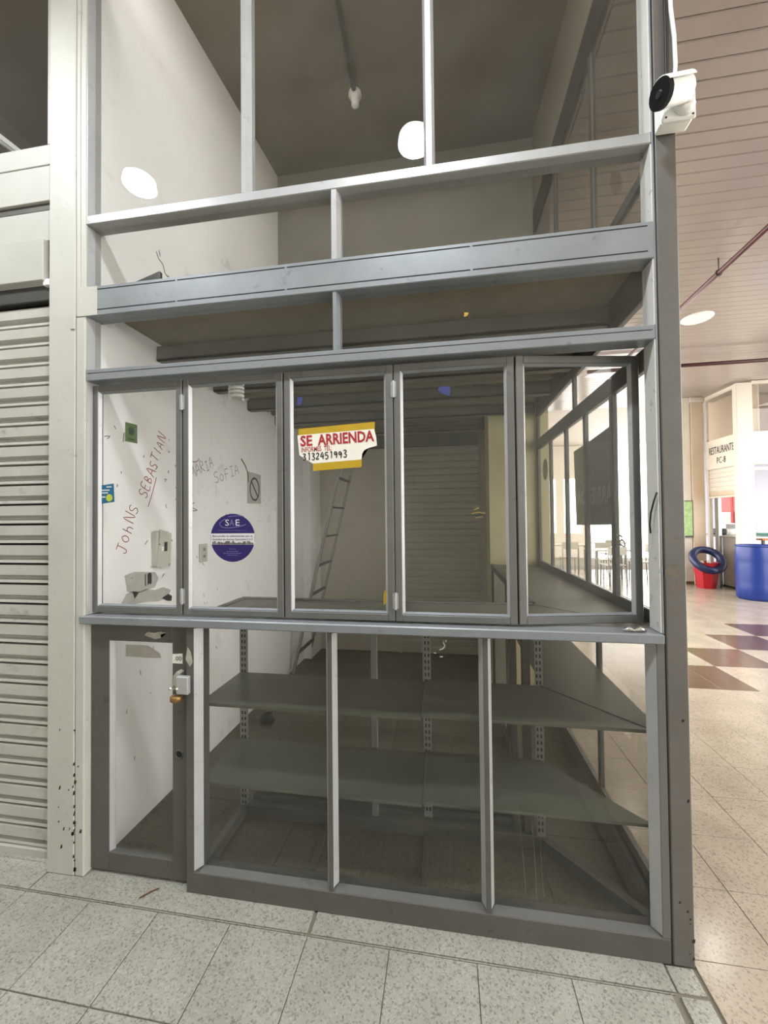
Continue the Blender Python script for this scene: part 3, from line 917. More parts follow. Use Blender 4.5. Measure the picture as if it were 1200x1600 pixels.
for (a, b) in ((-.038, .02), (.035, -.095)):
    poly_plate('screw', [(.004 * math.cos(k * .785), .004 * math.sin(k * .785)) for k in range(8)], (WX + .0375, .435 + a, 1.358 + b), U, V, .001, BLACKP, eb)
tp = root('torn_sticker', (WX, .3, 1.2), 'torn grey paper sticker with black logo below the breaker box', 'sticker')
poly_plate('sheet', [(-.10, .045), (-.04, .055), (.10, .035), (.125, .0), (.10, -.045), (.03, -.05), (-.04, -.055), (-.085, -.035)], (WX, .31, 1.195), U, V, .0008, PAPERG, tp)
poly_plate('printed_logo', [(.035, .03), (.05, .034), (.05, .022), (.062, .032), (.066, .01), (.058, .0), (.066, -.012), (.06, -.03), (.048, -.022), (.036, -.03), (.04, 0)], (WX + .0009, .32, 1.198), U, V, .0003, BLACKP, tp)
poly_plate('printed_bar', [(.018, .03), (.026, .03), (.026, -.03), (.018, -.03)], (WX + .0009, .32, 1.198), U, V, .0003, MARKD, tp)
tp2 = root('torn_sticker', (WX, .32, 1.10), 'ragged torn paper strip lying lowest on the white wall', 'sticker')
poly_plate('sheet', [(-.17, -.01), (-.13, .045), (-.09, .05), (-.08, .01), (-.05, .04), (.0, .045), (.06, .03), (.12, .035), (.18, .01), (.16, -.03), (.08, -.035), (.0, -.02), (-.09, -.012)], (WX, .35, 1.105), U, V, .0008, PAPERG, tp2)
poly_plate('dark_fragment', [(-.03, .0), (.02, .014), (.05, -.004), (.045, -.03), (.01, -.022)], (WX + .0009, .49, 1.082), U, V, .0004, BLACKP, tp2)
ou = root('wall_outlet', (WX, .82, 1.24), 'small cream electrical outlet plate on the white wall', 'outlet')
box('plate', WX, WX + .012, .785, .86, 1.238, 1.352, BOXG, ou, .003)
box('plate_face', WX + .0122, WX + .014, .797, .848, 1.25, 1.34, CREAM, ou)
for z in (1.275, 1.318):
    box('socket', WX + .0141, WX + .0152, .812, .832, z - .008, z + .008, MARKG, ou)
ns = root('no_smoking_notice', (WX, 1.5, 1.63), 'grey paper notice with crossed circle on the white wall', 'notice')
poly_plate('sheet', [(-.115, -.125), (.115, -.118), (.113, .122), (-.112, .128)], (WX, 1.51, 1.755), U, V, .001, PAPERG, ns)
cs = [[(.075 * math.cos(a * math.pi / 12), .088 * math.sin(a * math.pi / 12)) for a in range(25)], [(-.055, .06), (.055, -.06)]]
strokes('crossed_circle', cs, (WX + .0012, 1.515, 1.75), U, V, .016, MARKD, ns)
tube('hanging_cord', [(WX + .005, 1.30, 1.965), (WX + .006, 1.36, 1.92), (WX + .004, 1.40, 1.87), (WX + .004, 1.41, 1.80)], .004, mat('cord_brown', (120, 104, 74), .8), ns, 6)

# ---- stickers and posters on the front glass (outer face of the panes)
FU, FV = (1, 0, 0), (0, 0, 1)       # reads left to right seen from the aisle; normal points to -y
YP = .0415
def seg_rect(a0, a1, b0, b1): return [(a0, b0), (a1, b0), (a1, b1), (a0, b1)]
YEL = mat('yellow_print', (176, 146, 24), .5, 0, .5, .05, 20)
PAPER = mat('white_paper', (226, 222, 212), .6, 0, .3, .04, 30, None, 0, 9, .3, 22)
REDP = mat('red_print', (158, 34, 44), .5)
INK = mat('black_ink', (24, 22, 22), .6)
sg = root('rent_poster', (-.42, YP, 1.70), 'torn yellow and white SE ARRIENDA poster on the third window panel', 'poster')
def FP(x, z, d=0): return (x, YP - d, z)
poly_plate('yellow_band', [(-.160, .032), (.154, .046), (.155, .090), (-.158, .076)], FP(-.425, 1.79), FU, FV, .0008, YEL, sg)
poly_plate('paper_sheet', [(-.163, .050), (.152, .062), (.160, .03), (.163, -.004), (.13, -.012), (.112, -.020), (.103, -.034), (.101, -.056), (-.10, -.066), (-.155, -.03)], FP(-.425, 1.79, .001), FU, FV, .0008, PAPER, sg)
poly_plate('yellow_band', [(-.098, -.096), (.101, -.086), (.101, -.056), (-.098, -.066)], FP(-.425, 1.79, .0008), FU, FV, .0008, YEL, sg)
su = Vector((1, 0, .035)).normalized(); sv = Vector((-.035, 0, 1)).normalized()
text('lettering', 'SE', FP(-.550, 1.8165, .0022), su, sv, .040, REDP, sg, .050, .0006, .03)
text('lettering', 'ARRIENDA', FP(-.388, 1.8215, .0022), su, sv, .041, REDP, sg, .230, .0006, .03)
text('lettering', 'INFORMES  TEL:', FP(-.508, 1.7825, .0022), su, sv, .0195, REDP, sg, .126, .0006, .006)
ln, L = word_lines('3132451993', .027, .74, .72, .05, 9)
k = .186 / L
strokes('handwritten_number', [[(a * k, b) for a, b in l] for l in ln], FP(-.566, 1.738, .0022), su, sv, .0042, INK, sg)

NAVY = mat('navy_print', (34, 22, 92), .4)
PALEP = mat('pale_print', (206, 204, 206), .5)
LILAC = mat('lilac_print', (120, 112, 158), .5)
sae = root('round_sticker', (-.872, YP, 1.33), 'round navy blue SAE sticker on the second window panel', 'sticker')
cx, cz = -.872, 1.428
poly_plate('disc', [(.0985 * math.cos(a * math.pi / 24), .0995 * math.sin(a * math.pi / 24)) for a in range(48)], FP(cx, cz), FU, FV, .0008, NAVY, sae)
poly_plate('white_band', [(-.0965, -.028), (.0965, -.028), (.0975, .018), (-.0965, .018)], FP(cx, cz, .0010), FU, FV, .0005, PALEP, sae)
text('lettering', 'S  E', FP(cx, cz + .063, .0012), FU, FV, .0255, PALEP, sae, .064, .0005)
text('lettering', 'A', FP(cx - .003, cz + .063, .0012), FU, FV, .0255, LILAC, sae, .020, .0005)
strokes('swoosh', [[(-.03, .024), (-.05, .012), (-.056, 0), (-.04, -.012), (0, -.013), (.04, -.006), (.06, .0)], [(-.02, .032), (.02, .036), (.05, .034)]], FP(cx, cz + .055, .0010), FU, FV, .0026, LILAC, sae)
text('lettering', 'Sociedad de Activos Especiales S.A.S.', FP(cx, cz + .031, .0012), FU, FV, .0042, LILAC, sae, .125, .0005)
text('lettering', 'Este predio es administrado por la', FP(cx, cz + .0075, .0018), FU, FV, .0078, NAVY, sae, .178, .0005, .008)
text('lettering', 'Sociedad de Activos Especiales S.A.S', FP(cx, cz - .006, .0018), FU, FV, .0074, NAVY, sae, .178, .0005, .008)
q = random.Random(5)
bm = bmesh.new()
x = -.09
while x < .09:
    h = q.uniform(.006, .014); wd = q.uniform(.003, .008)
    bx(bm, cx + x, cx + x + wd, YP - .0019, YP - .0015, cz - .027, cz - .027 + h)
    x += wd + q.uniform(.0, .002)
fbm('skyline_print', bm, mat('skyline', (92, 84, 82), .6), sae)
for (dz, wd) in ((-.046, .03), (-.056, .055), (-.064, .08), (-.072, .045)):
    for j in range(6):
        a = -wd / 2 + wd * j / 6
        poly_plate('fine_print', seg_rect(a, a + wd / 6 * .75, -.0012, .0012), FP(cx, cz + dz, .0010), FU, FV, .0004, LILAC, sae)

BLUE = mat('blue_sticker', (26, 96, 128), .4)
YG = mat('lime_print', (176, 188, 70), .5)
bs = root('blue_sticker', (-1.475, YP, 1.58), 'small blue sticker at the left edge of the first window panel', 'sticker')
poly_plate('sheet', [(-.040, -.044), (.044, -.034), (.040, .046), (-.040, .038)], FP(-1.470, 1.620), FU, FV, .0008, BLUE, bs)
poly_plate('lime_emblem', [(.019 + .016 * math.cos(a * .393), -.016 + .016 * math.sin(a * .393)) for a in range(16)], FP(-1.470, 1.620, .001), FU, FV, .0004, YG, bs)
for (a0, a1, b) in ((-.025, .02, .018), (-.025, .012, .006), (-.03, -.02, .03), (.005, .03, .032), (-.028, .0, -.012)):
    poly_plate('printed_line', seg_rect(a0, a1, b - .0025, b + .0025), FP(-1.470, 1.620, .001), FU, FV, .0004, PALEP, bs)
NAVT = mat('navy_tape', (52, 58, 110), .5)
tag(poly_plate('tape_scrap', [(-.022, .012), (-.002, .02), (.026, .016), (.024, -.022), (.006, -.012), (-.012, -.006)], FP(-.003, 1.984), FU, FV, .0006, NAVT), 'torn navy tape scrap on the fourth window panel', 'tape')
tag(poly_plate('tape_scrap', [(-.012, -.016), (.004, -.018), (.014, .004), (.008, .02), (-.010, .014)], FP(-.578, 1.978), FU, FV, .0006, NAVT), 'small navy tape scrap at upper left of the third window panel', 'tape')
tag(poly_plate('tape_scrap', [(-.008, -.008), (.006, -.004), (.010, .008), (-.006, .010)], FP(.085, 2.268, .004), FU, FV, .0006, YEL), 'tiny yellow tape scrap on the glass above the window panels', 'tape')
OC = mat('ochre_residue', (128, 112, 62), .8)
tag(poly_plate('tape_scrap', [(-.006, -.028), (.006, -.022), (.009, .02), (.0, .03), (-.006, .012)], FP(-.237, 1.195), FU, FV, .0005, YEL), 'thin yellow tape remnant low on the third window panel', 'tape')
cl = box('window_catch', -.255, -.236, .075, .10, 1.145, 1.172, BLACKP, None, .002)
tag(box('window_catch', -.262, -.226, .0605, .082, 1.105, 1.118, BLACKP, None, .002), 'black window catch base at the bottom of the third panel', 'catch')
bpy.data.objects.remove(cl)
pt = root('price_sticker', (-1.12, .029, .90), 'small white printed sticker on the door frame above the padlock', 'sticker')
poly_plate('sheet', [(-.026, -.020), (.020, -.020), (.020, .022), (-.026, .018)], (-1.112, .0295, .925), FU, FV, .0006, PAPER, pt)
text('lettering', '.00', (-1.112, .0285, .926), FU, FV, .018, INK, pt, .034, .0004)
ps = poly_plate('paper_scrap', [(-.10, -.02), (.02, -.022), (.07, -.02), (.065, .0), (.01, .03), (-.02, .032), (-.10, .030)], (-1.28, .0525, .935), FU, FV, -.0006, PAPERG)
tag(ps, 'torn pale paper scrap inside the top of the door glass', 'paper')

# worn marks on the glass
SCR = mat('glass_scratch', (190, 188, 178), .8)
sc = strokes('glass_scratches', [[(0, .30), (.012, .16), (.022, 0)], [(.045, .27), (.055, .12), (.06, -.02)], [(.075, .22), (.08, .06), (.085, -.01)]], (.245, .0352, .15), (1, 0, 0), (0, 0, 1), .0011, mat('glass_scratch_faint', (116, 114, 104), .8))
tag(sc, 'faint white vertical scratches on the rightmost lower pane', 'scratches')
sp = strokes('paint_flakes', [[(0, 0), (.012, .004), (.02, .016), (.012, .028)], [(-.022, -.012), (-.014, -.014)], [(.0, -.026), (.012, -.026)], [(.022, .03), (.026, .036)]], (-.03, .0352, 1.005), (1, 0, 0), (0, 0, 1), .0045, SCR)
tag(sp, 'small white flakes stuck on the middle lower pane', 'flakes')
rs = strokes('glue_residue', [[(0, 0), (.03, .01), (.06, .0), (.10, .012)], [(.01, -.02), (.05, -.012), (.09, -.022)], [(.02, .022), (.06, .03), (.11, .028)]], (.7722, .40, 1.385), (0, 1, 0), (0, 0, 1), .009, SCR)
tag(rs, 'white tape glue residue on the nearest side pane', 'residue')
oc = strokes('glue_residue', [[(0, 0), (.02, .006), (.05, .0)], [(.01, .016), (.03, .022)], [(.015, -.014), (.04, -.012)]], (.095, YP, 1.515), (1, 0, 0), (0, 0, 1), .004, OC)
tag(oc, 'small ochre glue residue on the fourth window panel', 'residue')
# padlock with its guard box on the door edge
pk = root('padlock', (-1.09, .0, .74), 'steel padlock under a bent metal guard on the door edge', 'padlock')
RUST = mat('rusty_brass', (138, 110, 66), .4, .6, .5, .2, 40)
poly_plate('guard_plate', [(-.03, -.03), (-.005, -.015), (.0, .04), (-.012, .048), (-.028, .03)], (-1.085, .0, .835), FU, FV, -.03, SCAR, pk)
box('guard_box', -1.085, -1.033, -.022, -.001, .80, .872, ALU, pk, .003)
tube('shackle', [(-1.108, -.006, .80), (-1.108, -.006, .825), (-1.103, -.006, .838), (-1.094, -.006, .842), (-1.085, -.006, .838), (-1.080, -.006, .825), (-1.080, -.006, .80)], .0042, CHROME, pk, 8)
lathe('lock_body', [(.0, -.012), (.02, -.012), (.024, -.008), (.024, .008), (.02, .012), (.0, .012)], (-1.094, -.006, .778), RUST, pk, 16, False, False)
for v in bpy.data.objects[pk.children[-1].name].data.vertices:
    v.co.y, v.co.z = v.co.z, v.co.y
box('keyhole', -1.097, -1.091, -.020, -.0175, .766, .784, BLACKP, pk)

# foil scrap at the corner of the sill, glue blob inside
tag(tube('foil_scrap', [(.60, .012, 1.106), (.62, .008, 1.112), (.635, .014, 1.105), (.655, .010, 1.112), (.675, .013, 1.107)], [.004, .009, .006, .010, .005], CHROME, None, 6), 'crumpled silver foil scrap on the sill at the right corner', 'foil')
tag(tube('wire_tie', [(.7115, -.004, 1.575), (.708, -.008, 1.58), (.704, .004, 1.55), (.701, .02, 1.51), (.698, .022, 1.47), (.699, .020, 1.44)], .0028, BLACKP, None, 6), 'loose dark wire hanging at the right edge of the fifth panel', 'wire')
tag(lathe('dark_rag', [(.0, 0), (.05, 0), (.055, .03), (.035, .065), (.0, .075)], (-1.33, 1.31, .0), BLACKP, None, 7, False, False, False), 'crumpled dark lump on the floor inside the shop', 'rag')
tag(strokes('dry_leaf', [[(0, 0), (.012, .014), (.03, .034), (.05, .05)]], (-1.225, -.052, .0008), (1, 0, 0), (0, 1, 0), .007, mat('dry_brown', (92, 52, 34), .8), None, .0015), 'thin reddish brown dry leaf on the aisle floor', 'leaf')

# =================================================================== SECURITY CAMERA
cc = root('security_camera', (.80, -.03, 2.80), 'white security camera on a square junction box at the top of the corner post', 'security camera')
box('junction_box', .728, .824, -.048, -.001, 2.808, 2.898, WHITEP, cc, .006)
box('box_lid', .725, .827, -.060, -.0485, 2.805, 2.901, WHITEP, cc, .004)
for (a, b) in ((.736, 2.816), (.817, 2.816), (.817, 2.891)):
    bm = bmesh.new(); tube_bm(bm, [(a, -.0595, b), (a, -.0615, b)], .0032, 8); fbm('screw', bm, BLACKP, cc, False)
L1 = Vector((.690, -.128, 2.830)); L0 = Vector((.782, -.104, 2.858))
d = (L1 - L0).normalized()
bm = bmesh.new(); tube_bm(bm, [(.790, -.060, 2.842), (.790, -.070, 2.842), (.788, -.078, 2.844)], [.030, .029, .020], 18); fbm('mount_disc', bm, WHITEP, cc, True)
bm = bmesh.new(); tube_bm(bm, [(.790, -.072, 2.842), (.785, -.092, 2.852), (.778, -.106, 2.857)], [.013, .013, .013], 12); fbm('mount_arm', bm, WHITEP, cc, True)
bm = bmesh.new(); tube_bm(bm, [(.796, -.085, 2.872), (.806, -.075, 2.898)], [.006, .006], 8); fbm('mount_knob', bm, WHITEP, cc, True)
bm = bmesh.new(); tube_bm(bm, [L0, L0 + d * .012, L1 - d * .004, L1], [.024, .034, .037, .037], 20); fbm('camera_body', bm, WHITEP, cc, True)
bm = bmesh.new(); tube_bm(bm, [L1 - d * .006, L1 + d * .010], [.0395, .0395], 20); fbm('lens_face', bm, MATBLACK, cc, False)
bm = bmesh.new(); tube_bm(bm, [L1 + d * .0101, L1 + d * .014], [.012, .009], 14); fbm('lens', bm, BLACKP, cc, False)
uu = d.cross(Vector((0, 0, 1))).normalized(); vv = uu.cross(d)
bm = bmesh.new()
prof = [(.041 * math.cos(a), .041 * math.sin(a)) for a in [math.pi * (.05 + .9 * i / 10) for i in range(11)]]
prof += [(.0435 * math.cos(a), .0435 * math.sin(a)) for a in [math.pi * (.95 - .9 * i / 10) for i in range(11)]]
extr(bm, prof, L0 + d * .012, L1 + d * .006, uu, vv); fbm('sun_shield', bm, WHITEP, cc, False)
cab = tube('camera_cable', [(.783, -.022, 2.900), (.788, -.012, 2.96), (.795, -.010, 3.04), (.793, -.010, 3.14), (.784, -.010, 3.24), (.780, -.010, 3.5), (.780, -.010, 4.05)], .0065, WHITEP, None, 8)
tag(cab, 'white cable running down the post into the security camera box', 'cable')
cab2 = tube('power_cable', [(.764, -.020, 2.900), (.766, -.008, 2.96), (.768, -.008, 3.2), (.764, -.008, 3.6), (.764, -.008, 4.05)], .005, BLACKP, None, 8)
tag(cab2, 'thin black cable beside the white camera cable on the post', 'cable')

# =================================================================== BANNER AND STICKER ON THE SIDE GLASS
def cloth_mat(name, rgb, fac):
    m = bpy.data.materials.new(name)
    m.use_nodes = True
    nt = m.node_tree
    for n_ in list(nt.nodes): nt.nodes.remove(n_)
    out = nt.nodes.new('ShaderNodeOutputMaterial')
    d_ = nt.nodes.new('ShaderNodeBsdfDiffuse'); t_ = nt.nodes.new('ShaderNodeBsdfTranslucent'); x_ = nt.nodes.new('ShaderNodeMixShader')
    d_.inputs[0].default_value = (*lin(rgb), 1); t_.inputs[0].default_value = (*lin(rgb), 1); x_.inputs[0].default_value = fac
    nt.links.new(d_.outputs[0], x_.inputs[1]); nt.links.new(t_.outputs[0], x_.inputs[2]); nt.links.new(x_.outputs[0], out.inputs[0])
    return m
BAN = cloth_mat('banner_back', (122, 118, 108), .34)
BANL = cloth_mat('banner_letter_show', (158, 154, 142), .3)
ba = root('hanging_banner', (.80, .85, 1.45), 'dark grey banner hung outside on the side glass, seen from behind', 'banner')
poly_plate('cloth', [(.545, 1.46), (1.135, 1.448), (1.16, 1.91), (.85, 1.925), (.57, 1.945), (.555, 1.78)], (.801, 0, 0), (0, 1, 0), (0, 0, 1), .002, BAN, ba)
text('lettering', 'ARRIENDA', (.7999, .85, 1.615), (0, 1, 0), (0, 0, 1), .085, BANL, ba, .52, 0, .02)
for p in ba.children[-1].data.vertices: p.co.x = 0
sd = poly_plate('side_sticker', [(.075 * math.cos(a * math.pi / 12), .085 * math.sin(a * math.pi / 12)) for a in range(24)], (.7785, 1.79, 1.875), (0, 1, 0), (0, 0, 1), .001, BAN)
tag(sd, 'dark round sticker on the farthest pane of the side glass', 'sticker')

# =================================================================== LAMPS
def front_lamp(x, y, label):
    l = root('hanging_lamp', (x, y, 3.97), label, 'lamp', 'round lamps above the aisle')
    lathe('diffuser', [(.0, -.042), (.05, -.038), (.085, -.026), (.104, -.010), (.107, 0)], (x, y, 4.04), LAMPM, l, 24, False, False)
    lathe('housing', [(.112, 0), (.112, .012), (.06, .03), (.05, .05), (.02, .06), (.02, .072)], (x, y, 4.04), GREY, l, 24)
    ld = bpy.data.lights.new('aisle_lamp', 'AREA')
    ld.shape = 'DISK'; ld.size = .22; ld.energy = FRONT_LAMP_W; ld.color = (.91, .965, 1)
    lo = bpy.data.objects.new('lamp_light', ld)
    COL.objects.link(lo); lo.parent = l; lo.location = (0, 0, .027)
front_lamp(-.172, -1.04, 'round white lamp over the aisle, in front of the shop centre')
front_lamp(-2.22, -1.03, 'round white lamp over the aisle, in front of the roller shutter')

n_l = 0
for (x, y) in ((3.3, 4.25), (3.3, 2.0), (5.9, 4.6), (3.3, 6.6), (1.35, 7.2), (1.9, -2.6)):  # first is a known fixture; the others are added to light the hall
    l = root('ceiling_lamp', (x, y, HC - .01), None, 'lamp', 'round flush ceiling lamps in the hall')
    l['label'] = 'round flush white lamp under the slatted hall ceiling, above the red pipe end' if n_l == 0 else 'round flush hall lamp number'
    nm = ['', 'above the brown tiles', 'above the blue drum side', 'in front of the restaurant column', 'behind the glass side wall', 'over the aisle right of the shopfront'][n_l]
    if n_l: l['label'] = 'round flush white hall ceiling lamp ' + nm
    lathe('rim', [(.17, -.012), (.178, -.006), (.178, .012)], (x, y, HC - .002), WHITEP, l, 28, False, False)
    lathe('diffuser', [(.0, -.012), (.168, -.012), (.17, -.004)], (x, y, HC - .004), DISCM, l, 28, False, False)
    ld = bpy.data.lights.new('hall_lamp', 'AREA')
    ld.shape = 'DISK'; ld.size = .32; ld.energy = HALL_LAMP_W; ld.color = (1, .95, .88)
    lo = bpy.data.objects.new('lamp_light', ld)
    COL.objects.link(lo); lo.parent = l; lo.location = (0, 0, -.012)
    n_l += 1

# =================================================================== HALL: PIPES, RESTAURANT, BINS
p = root('red_pipe', (2.76, 2.9, 3.93), 'dark red pipe running lengthwise under the slatted ceiling', 'pipe')
tube('pipe', [(2.72, .6, 3.95), (2.75, 2.6, 3.95), (2.80, 5.2, 3.95)], .024, REDPIPE, p, 12)
for y in (1.5, 2.95, 4.6):
    tube('pipe_hanger', [(2.757, y, 4.10), (2.757, y, 3.985)], .006, DARKST, p, 6)
    tube('hanger_clip', [(2.757 + .03 * math.cos(a * .7854), y, 3.95 + .032 * math.sin(a * .7854)) for a in range(8)], .006, DARKST, p, 6, True)
p2 = tube('red_pipe', [(2.4, 5.62, 3.95), (5.0, 5.59, 3.95), (9.0, 5.55, 3.95)], .03, mat('maroon_pipe', (58, 18, 20), .4), None, 10)
tag(p2, 'very dark red pipe crossing the hall near the restaurant', 'pipe')

RW = mat('restaurant_white', (200, 192, 178), .45, 0, .5, .03, 4)
RC = mat('restaurant_cream', (186, 168, 145), .5, 0, .5, .05, 4)
rest = root('restaurant_booth', (6.2, 8.0, 0), 'cream corner restaurant booth with glass upper windows and half open shutter', 'booth')
X0, Y0 = 5.6, 7.1
box('corner_column', X0 - .02, X0 + .26, Y0 - .02, Y0 + .10, 0, 4.06, RW, rest, .01)
box('column', 5.345, X0 - .005, 8.09, 8.4, 0, 3.98, RC, rest, .01)
box('column_cap', 5.33, X0, 8.07, 8.4, 3.98, 4.098, RW, rest, .01)
box('sign_panel', X0 + .0, X0 + .05, Y0 + .10, 8.06, 2.47, 3.09, RW, rest, .004)
text('lettering', 'RESTAURANTE', (X0 - .002, 7.57, 2.86), (0, -1, 0), (0, 0, 1), .15, INK, rest, .74, .002, .004)
text('lettering', 'PC-8', (X0 - .002, 7.57, 2.64), (0, -1, 0), (0, 0, 1), .13, INK, rest, .26, .002)
box('window_frame', X0, X0 + .05, Y0 + .10, 8.06, 3.99, 4.06, RW, rest)
box('window_frame', X0, X0 + .05, 8.02, 8.08, 3.09, 3.99, RW, rest)
box('window_pane', X0 + .02, X0 + .025, Y0 + .10, 8.02, 3.092, 3.988, GLASS, rest)
box('window_backdrop', X0 + .5, X0 + .52, Y0 + .2, 8.9, 3.0, 4.09, RC, rest)
for k in range(6):
    z0 = 1.90 + k * .095
    prism('shutter_slat', [(0, 0), (-.012, .02), (-.014, .06), (-.008, .092), (0, .092)], (X0 + .06, Y0 + .10, z0), (X0 + .06, 8.05, z0), (1, 0, 0), (0, 0, 1), RW if k > 0 else RC, rest)
box('shutter_bar', X0 + .03, X0 + .08, Y0 + .10, 8.05, 1.862, 1.90, RW, rest, .004)
box('shutter_guide', X0 + .02, X0 + .09, 8.02, 8.07, 0, 2.47, RW, rest, .003)
box('side_post', X0 + .10, X0 + .16, 7.86, 7.98, 0, 1.9, STAIN, rest, .004)
box('counter_front', X0 + .16, X0 + .22, Y0 + .10, 7.86, .04, 1.04, STAIN, rest, .004)
box('counter_top', X0 + .12, X0 + .80, Y0 + .08, 8.9, 1.04, 1.07, STAIN, rest, .006)
box('counter_plinth', X0 + .165, X0 + .215, Y0 + .10, 7.9, 0, .04, BLACKP, rest)
box('front_panel', X0 + .26, 9.6, Y0 + .0, Y0 + .05, 2.47, 3.11, RW, rest, .004)
box('front_trim', X0 + .26, 9.6, Y0 - .01, Y0 + .05, 2.36, 2.42, RW, rest, .004)
box('window_frame', X0 + .26, 9.6, Y0 + .0, Y0 + .05, 4.03, 4.09, RW, rest)
box('window_pane', X0 + .26, 9.6, Y0 + .02, Y0 + .025, 3.11, 4.03, GLASS, rest)
box('window_backdrop', X0 + .54, 9.6, Y0 + .9, Y0 + .95, 2.6, 4.09, mat('brown_dim', (120, 104, 86), .8), rest)
box('back_wall', X0 + .2, 9.6, 9.6, 9.7, 0, 4.09, mat('bluish_wall', (186, 190, 204), .6), rest)
box('partition_wall', 6.92, 6.97, 7.2, 8.2, 0, .6, RW, rest)
tag(boxes('restaurant_shelf', [(6.2, 6.6, 8.05, 9.0, 1.30, 1.325), (6.55, 6.58, 8.05, 9.0, 1.07, 1.30)], STAIN), 'steel shelf above the restaurant counter', 'shelf')
mw = root('microwave', (6.38, 8.38, 1.325), 'white microwave oven on the restaurant shelf', 'microwave')
box('casing', 6.22, 6.55, 8.14, 8.56, 1.326, 1.57, WHITEP, mw, .008)
box('door_glass', 6.214, 6.2195, 8.24, 8.53, 1.365, 1.53, mat('oven_glass', (196, 196, 190), .2), mw)
box('control_panel', 6.214, 6.2195, 8.155, 8.225, 1.36, 1.54, mat('panel_grey', (210, 208, 200), .4), mw)
tag(box('red_shelf_crate', 6.3, 6.6, 8.28, 8.9, 1.575, 1.90, mat('pink_red', (196, 120, 120), .6), None, .01), 'pinkish red crate above the microwave shelf', 'crate')
tag(box('red_post', 6.18, 6.21, 8.19, 8.26, 1.326, 1.95, mat('signal_red', (188, 28, 48), .4), None, .004), 'narrow red upright board beside the microwave', 'board')
mn = root('menu_board', (6.6, 8.05, 1.57), 'small white menu board with dark pictures in the restaurant', 'menu')
box('sheet', 6.2, 6.21, 7.86, 8.15, 1.56, 1.95, WHITEP, mn)
for z in (1.60, 1.74):
    box('printed_picture', 6.196, 6.1995, 7.93, 8.11, z, z + .10, mat('teal_print', (40, 84, 92), .5), mn)
tag(lathe('paper_cup', [(.055, 0), (.075, .13), (.07, .13), (.05, .01)], (6.1, 8.12, 1.071), WHITEP, None, 16), 'white tub standing on the steel restaurant counter', 'cup')
tag(box('black_pot', 5.98, 6.15, 8.32, 8.55, 1.071, 1.20, BLACKP, None, .02), 'black pot on the steel restaurant counter', 'pot')
ot = root('orange_table', (6.8, 7.9, 0), 'orange topped table inside the restaurant behind the drum', 'table')
box('top', 6.25, 7.4, 7.5, 8.2, .985, 1.03, mat('orange_top', (214, 120, 48), .4), ot, .008)
for (x, y) in ((6.3, 7.55), (7.35, 7.55), (6.3, 8.15), (7.35, 8.15)):
    box('leg', x - .02, x + .02, y - .02, y + .02, 0, .985, DARKST, ot)
tag(box('teal_tray', 6.48, 6.9, 7.7, 8.0, 1.031, 1.12, mat('teal_tray', (96, 152, 142), .5), None, .01), 'teal tray on the orange restaurant table', 'tray')
tag(lathe('dark_kettle', [(.06, 0), (.075, .05), (.06, .14), (.03, .20), (.0, .22)], (6.55, 7.60, 1.031), BLACKP, None, 14, True, False), 'dark kettle on the orange restaurant table', 'kettle')
# white wall piece with poster
wp = box('wall_panel', 4.9, 5.335, 8.12, 8.25, .0, 4.098, RW, None); tag(wp, kind='structure')
bbd = box('baseboard_hall', 4.9, 5.345, 8.10, 8.1195, 0, .06, mat('brown_base', (92, 70, 54), .6)); tag(bbd, kind='structure')
po = root('green_poster', (5.2, 8.1, 1.03), 'framed green poster on the white wall beside the restaurant', 'poster')
box('frame', 4.95, 5.338, 8.085, 8.1185, 1.02, 1.83, DARKST, po)
box('print', 4.97, 5.325, 8.081, 8.0845, 1.06, 1.81, mat('green_print', (150, 178, 120), .5, 0, .4, .3, 14), po)

drum = root('blue_drum', (5.475, 6.53, 0), 'tall blue plastic drum standing right of the red bin', 'drum')
BLU = mat('drum_blue', (18, 44, 118), .32, 0, .5, .06, 5)
lathe('body', [(.0, 0), (.262, 0), (.285, .03), (.294, .25), (.290, .30), (.294, .35), (.294, .62), (.290, .66), (.294, .70), (.286, .90), (.275, .94)], (5.475, 6.53, 0), BLU, drum, 40, False, False)
lathe('rim', [(.272, .935), (.292, .94), (.292, .965), (.268, .965), (.262, .93)], (5.475, 6.53, 0), BLU, drum, 40, False, False)
lathe('inside', [(.0, .05), (.26, .05), (.266, .93)], (5.475, 6.53, 0), mat('drum_inner', (20, 36, 80), .6), drum, 40, False, False)

rb = root('red_bin', (5.31, 7.6, 0), 'red tapered waste bin with a tilted dark blue ring lid', 'bin')
REDB = mat('bin_red', (160, 14, 28), .35)
bxc, byc = 5.32, 7.66
lathe('bucket', [(.0, 0), (.165, 0), (.235, .52), (.245, .53), (.225, .53), (.16, .03), (.0, .03)], (bxc, byc, 0), REDB, rb, 8, False, False, False)
bm = bmesh.new()
n = 32
ringp = []
tilt = R(50)
for k in range(n):
    a = 2 * math.pi * k / n
    vx, vy = .26 * math.cos(a), .26 * math.sin(a)
    ringp.append(Vector((bxc + .005 + vx, byc - .05 + vy * math.cos(tilt), .58 + vy * math.sin(tilt))))
tube_bm(bm, ringp, .074, 12, True)
fbm('ring_lid', bm, mat('ring_navy', (22, 32, 70), .28), rb, True)
BAG = mat('trash_white', (210, 206, 196), .7)
tag(lathe('trash_ball', [(.0, 0), (.04, .01), (.05, .04), (.03, .075), (.0, .085)], (bxc - .09, byc - .02, .48), BAG, None, 7, False, False, False), 'crumpled white trash ball inside the red bin', 'trash')
tag(lathe('trash_ball', [(.0, 0), (.035, .01), (.045, .03), (.02, .07), (.0, .075)], (bxc + .06, byc + .0, .49), BAG, None, 7, False, False, False), 'smaller crumpled white paper at the right inside the red bin', 'trash')

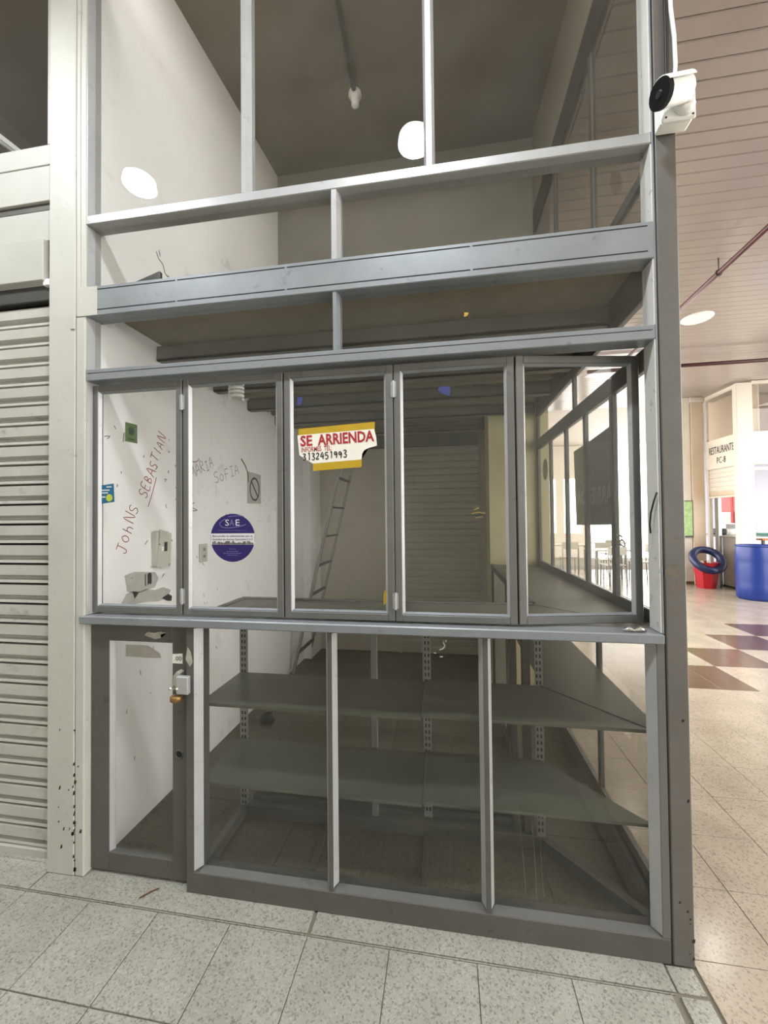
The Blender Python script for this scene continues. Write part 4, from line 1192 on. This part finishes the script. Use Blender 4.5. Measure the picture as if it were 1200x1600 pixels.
# =================================================================== SEATING SEEN THROUGH THE SIDE GLASS
TBL = mat('table_top_grey', (170, 164, 152), .4)
LEGM = mat('leg_steel', (110, 106, 100), .4, .4)
def make_table():
    t = root('cafe_table', (0, 0, 0), None, 'table', 'tables in the hall seating area', local=True)
    box('table_top', -.45, .45, -.35, .35, .71, .74, TBL, t, .006)
    for sx in (-1, 1):
        for sy in (-1, 1):
            box('leg', sx * .40 - .015, sx * .40 + .015, sy * .30 - .015, sy * .30 + .015, 0, .71, LEGM, t)
    return t
def make_chair():
    c = root('cafe_chair', (0, 0, 0), None, 'chair', 'chairs in the hall seating area', local=True)
    box('seat', -.20, .20, -.20, .20, .43, .455, TBL, c, .01)
    box('backrest', -.20, .20, .185, .21, .66, .84, TBL, c, .008)
    for sx in (-1, 1):
        tube('leg', [(sx * .18, -.18, 0), (sx * .18, -.18, .43)], .012, LEGM, c, 6)
        tube('leg', [(sx * .18, .22, 0), (sx * .185, .197, .45), (sx * .185, .197, .84)], .012, LEGM, c, 6)
    return c
t0 = make_table(); c0 = make_chair()
tl = ['cafe table nearest the glass side wall in the hall', 'cafe table in the middle of the hall seating', 'cafe table farthest back in the hall seating']
for i, (x, y, a) in enumerate(((3.75, 8.4, .05), (3.3, 10.2, -.05), (4.7, 11.2, .1))):
    t = t0 if i == 0 else copy_tree(t0)
    t.location = (x, y, 0); t.rotation_euler = (0, 0, a); t['label'] = tl[i]
cl_ = ['chair on the near side of the nearest cafe table', 'chair at the right end of the nearest cafe table', 'chair behind the nearest cafe table',
       'chair on the near side of the middle cafe table', 'chair at the left end of the middle cafe table', 'chair on the near side of the farthest cafe table']
for i, (x, y, a) in enumerate(((3.6, 7.85, math.pi + .1), (4.45, 8.45, -1.5), (3.9, 8.95, .1), (3.2, 9.6, math.pi - .1), (2.6, 10.2, 1.6), (4.6, 10.6, math.pi))):
    c = c0 if i == 0 else copy_tree(c0)
    c.location = (x, y, 0); c.rotation_euler = (0, 0, a); c['label'] = cl_[i]
# far end wall of the hall with tall windows open to daylight
fwl = root('wall_far', (4.5, 13.8, 0), kind='structure')
FARW = mat('far_wall', (232, 222, 204), .6, 0, .4, .04, 2)
box('lower_wall', -1, 5.2, 13.8, 14, 0, .9, FARW, fwl)
box('upper_wall', -1, 5.2, 13.8, 14, 2.9, HC, FARW, fwl)
for x in (-1, .6, 2.2, 3.1, 4.0, 4.9):
    box('window_pier', x, x + .28, 13.8, 14, .9, 2.9, FARW, fwl)
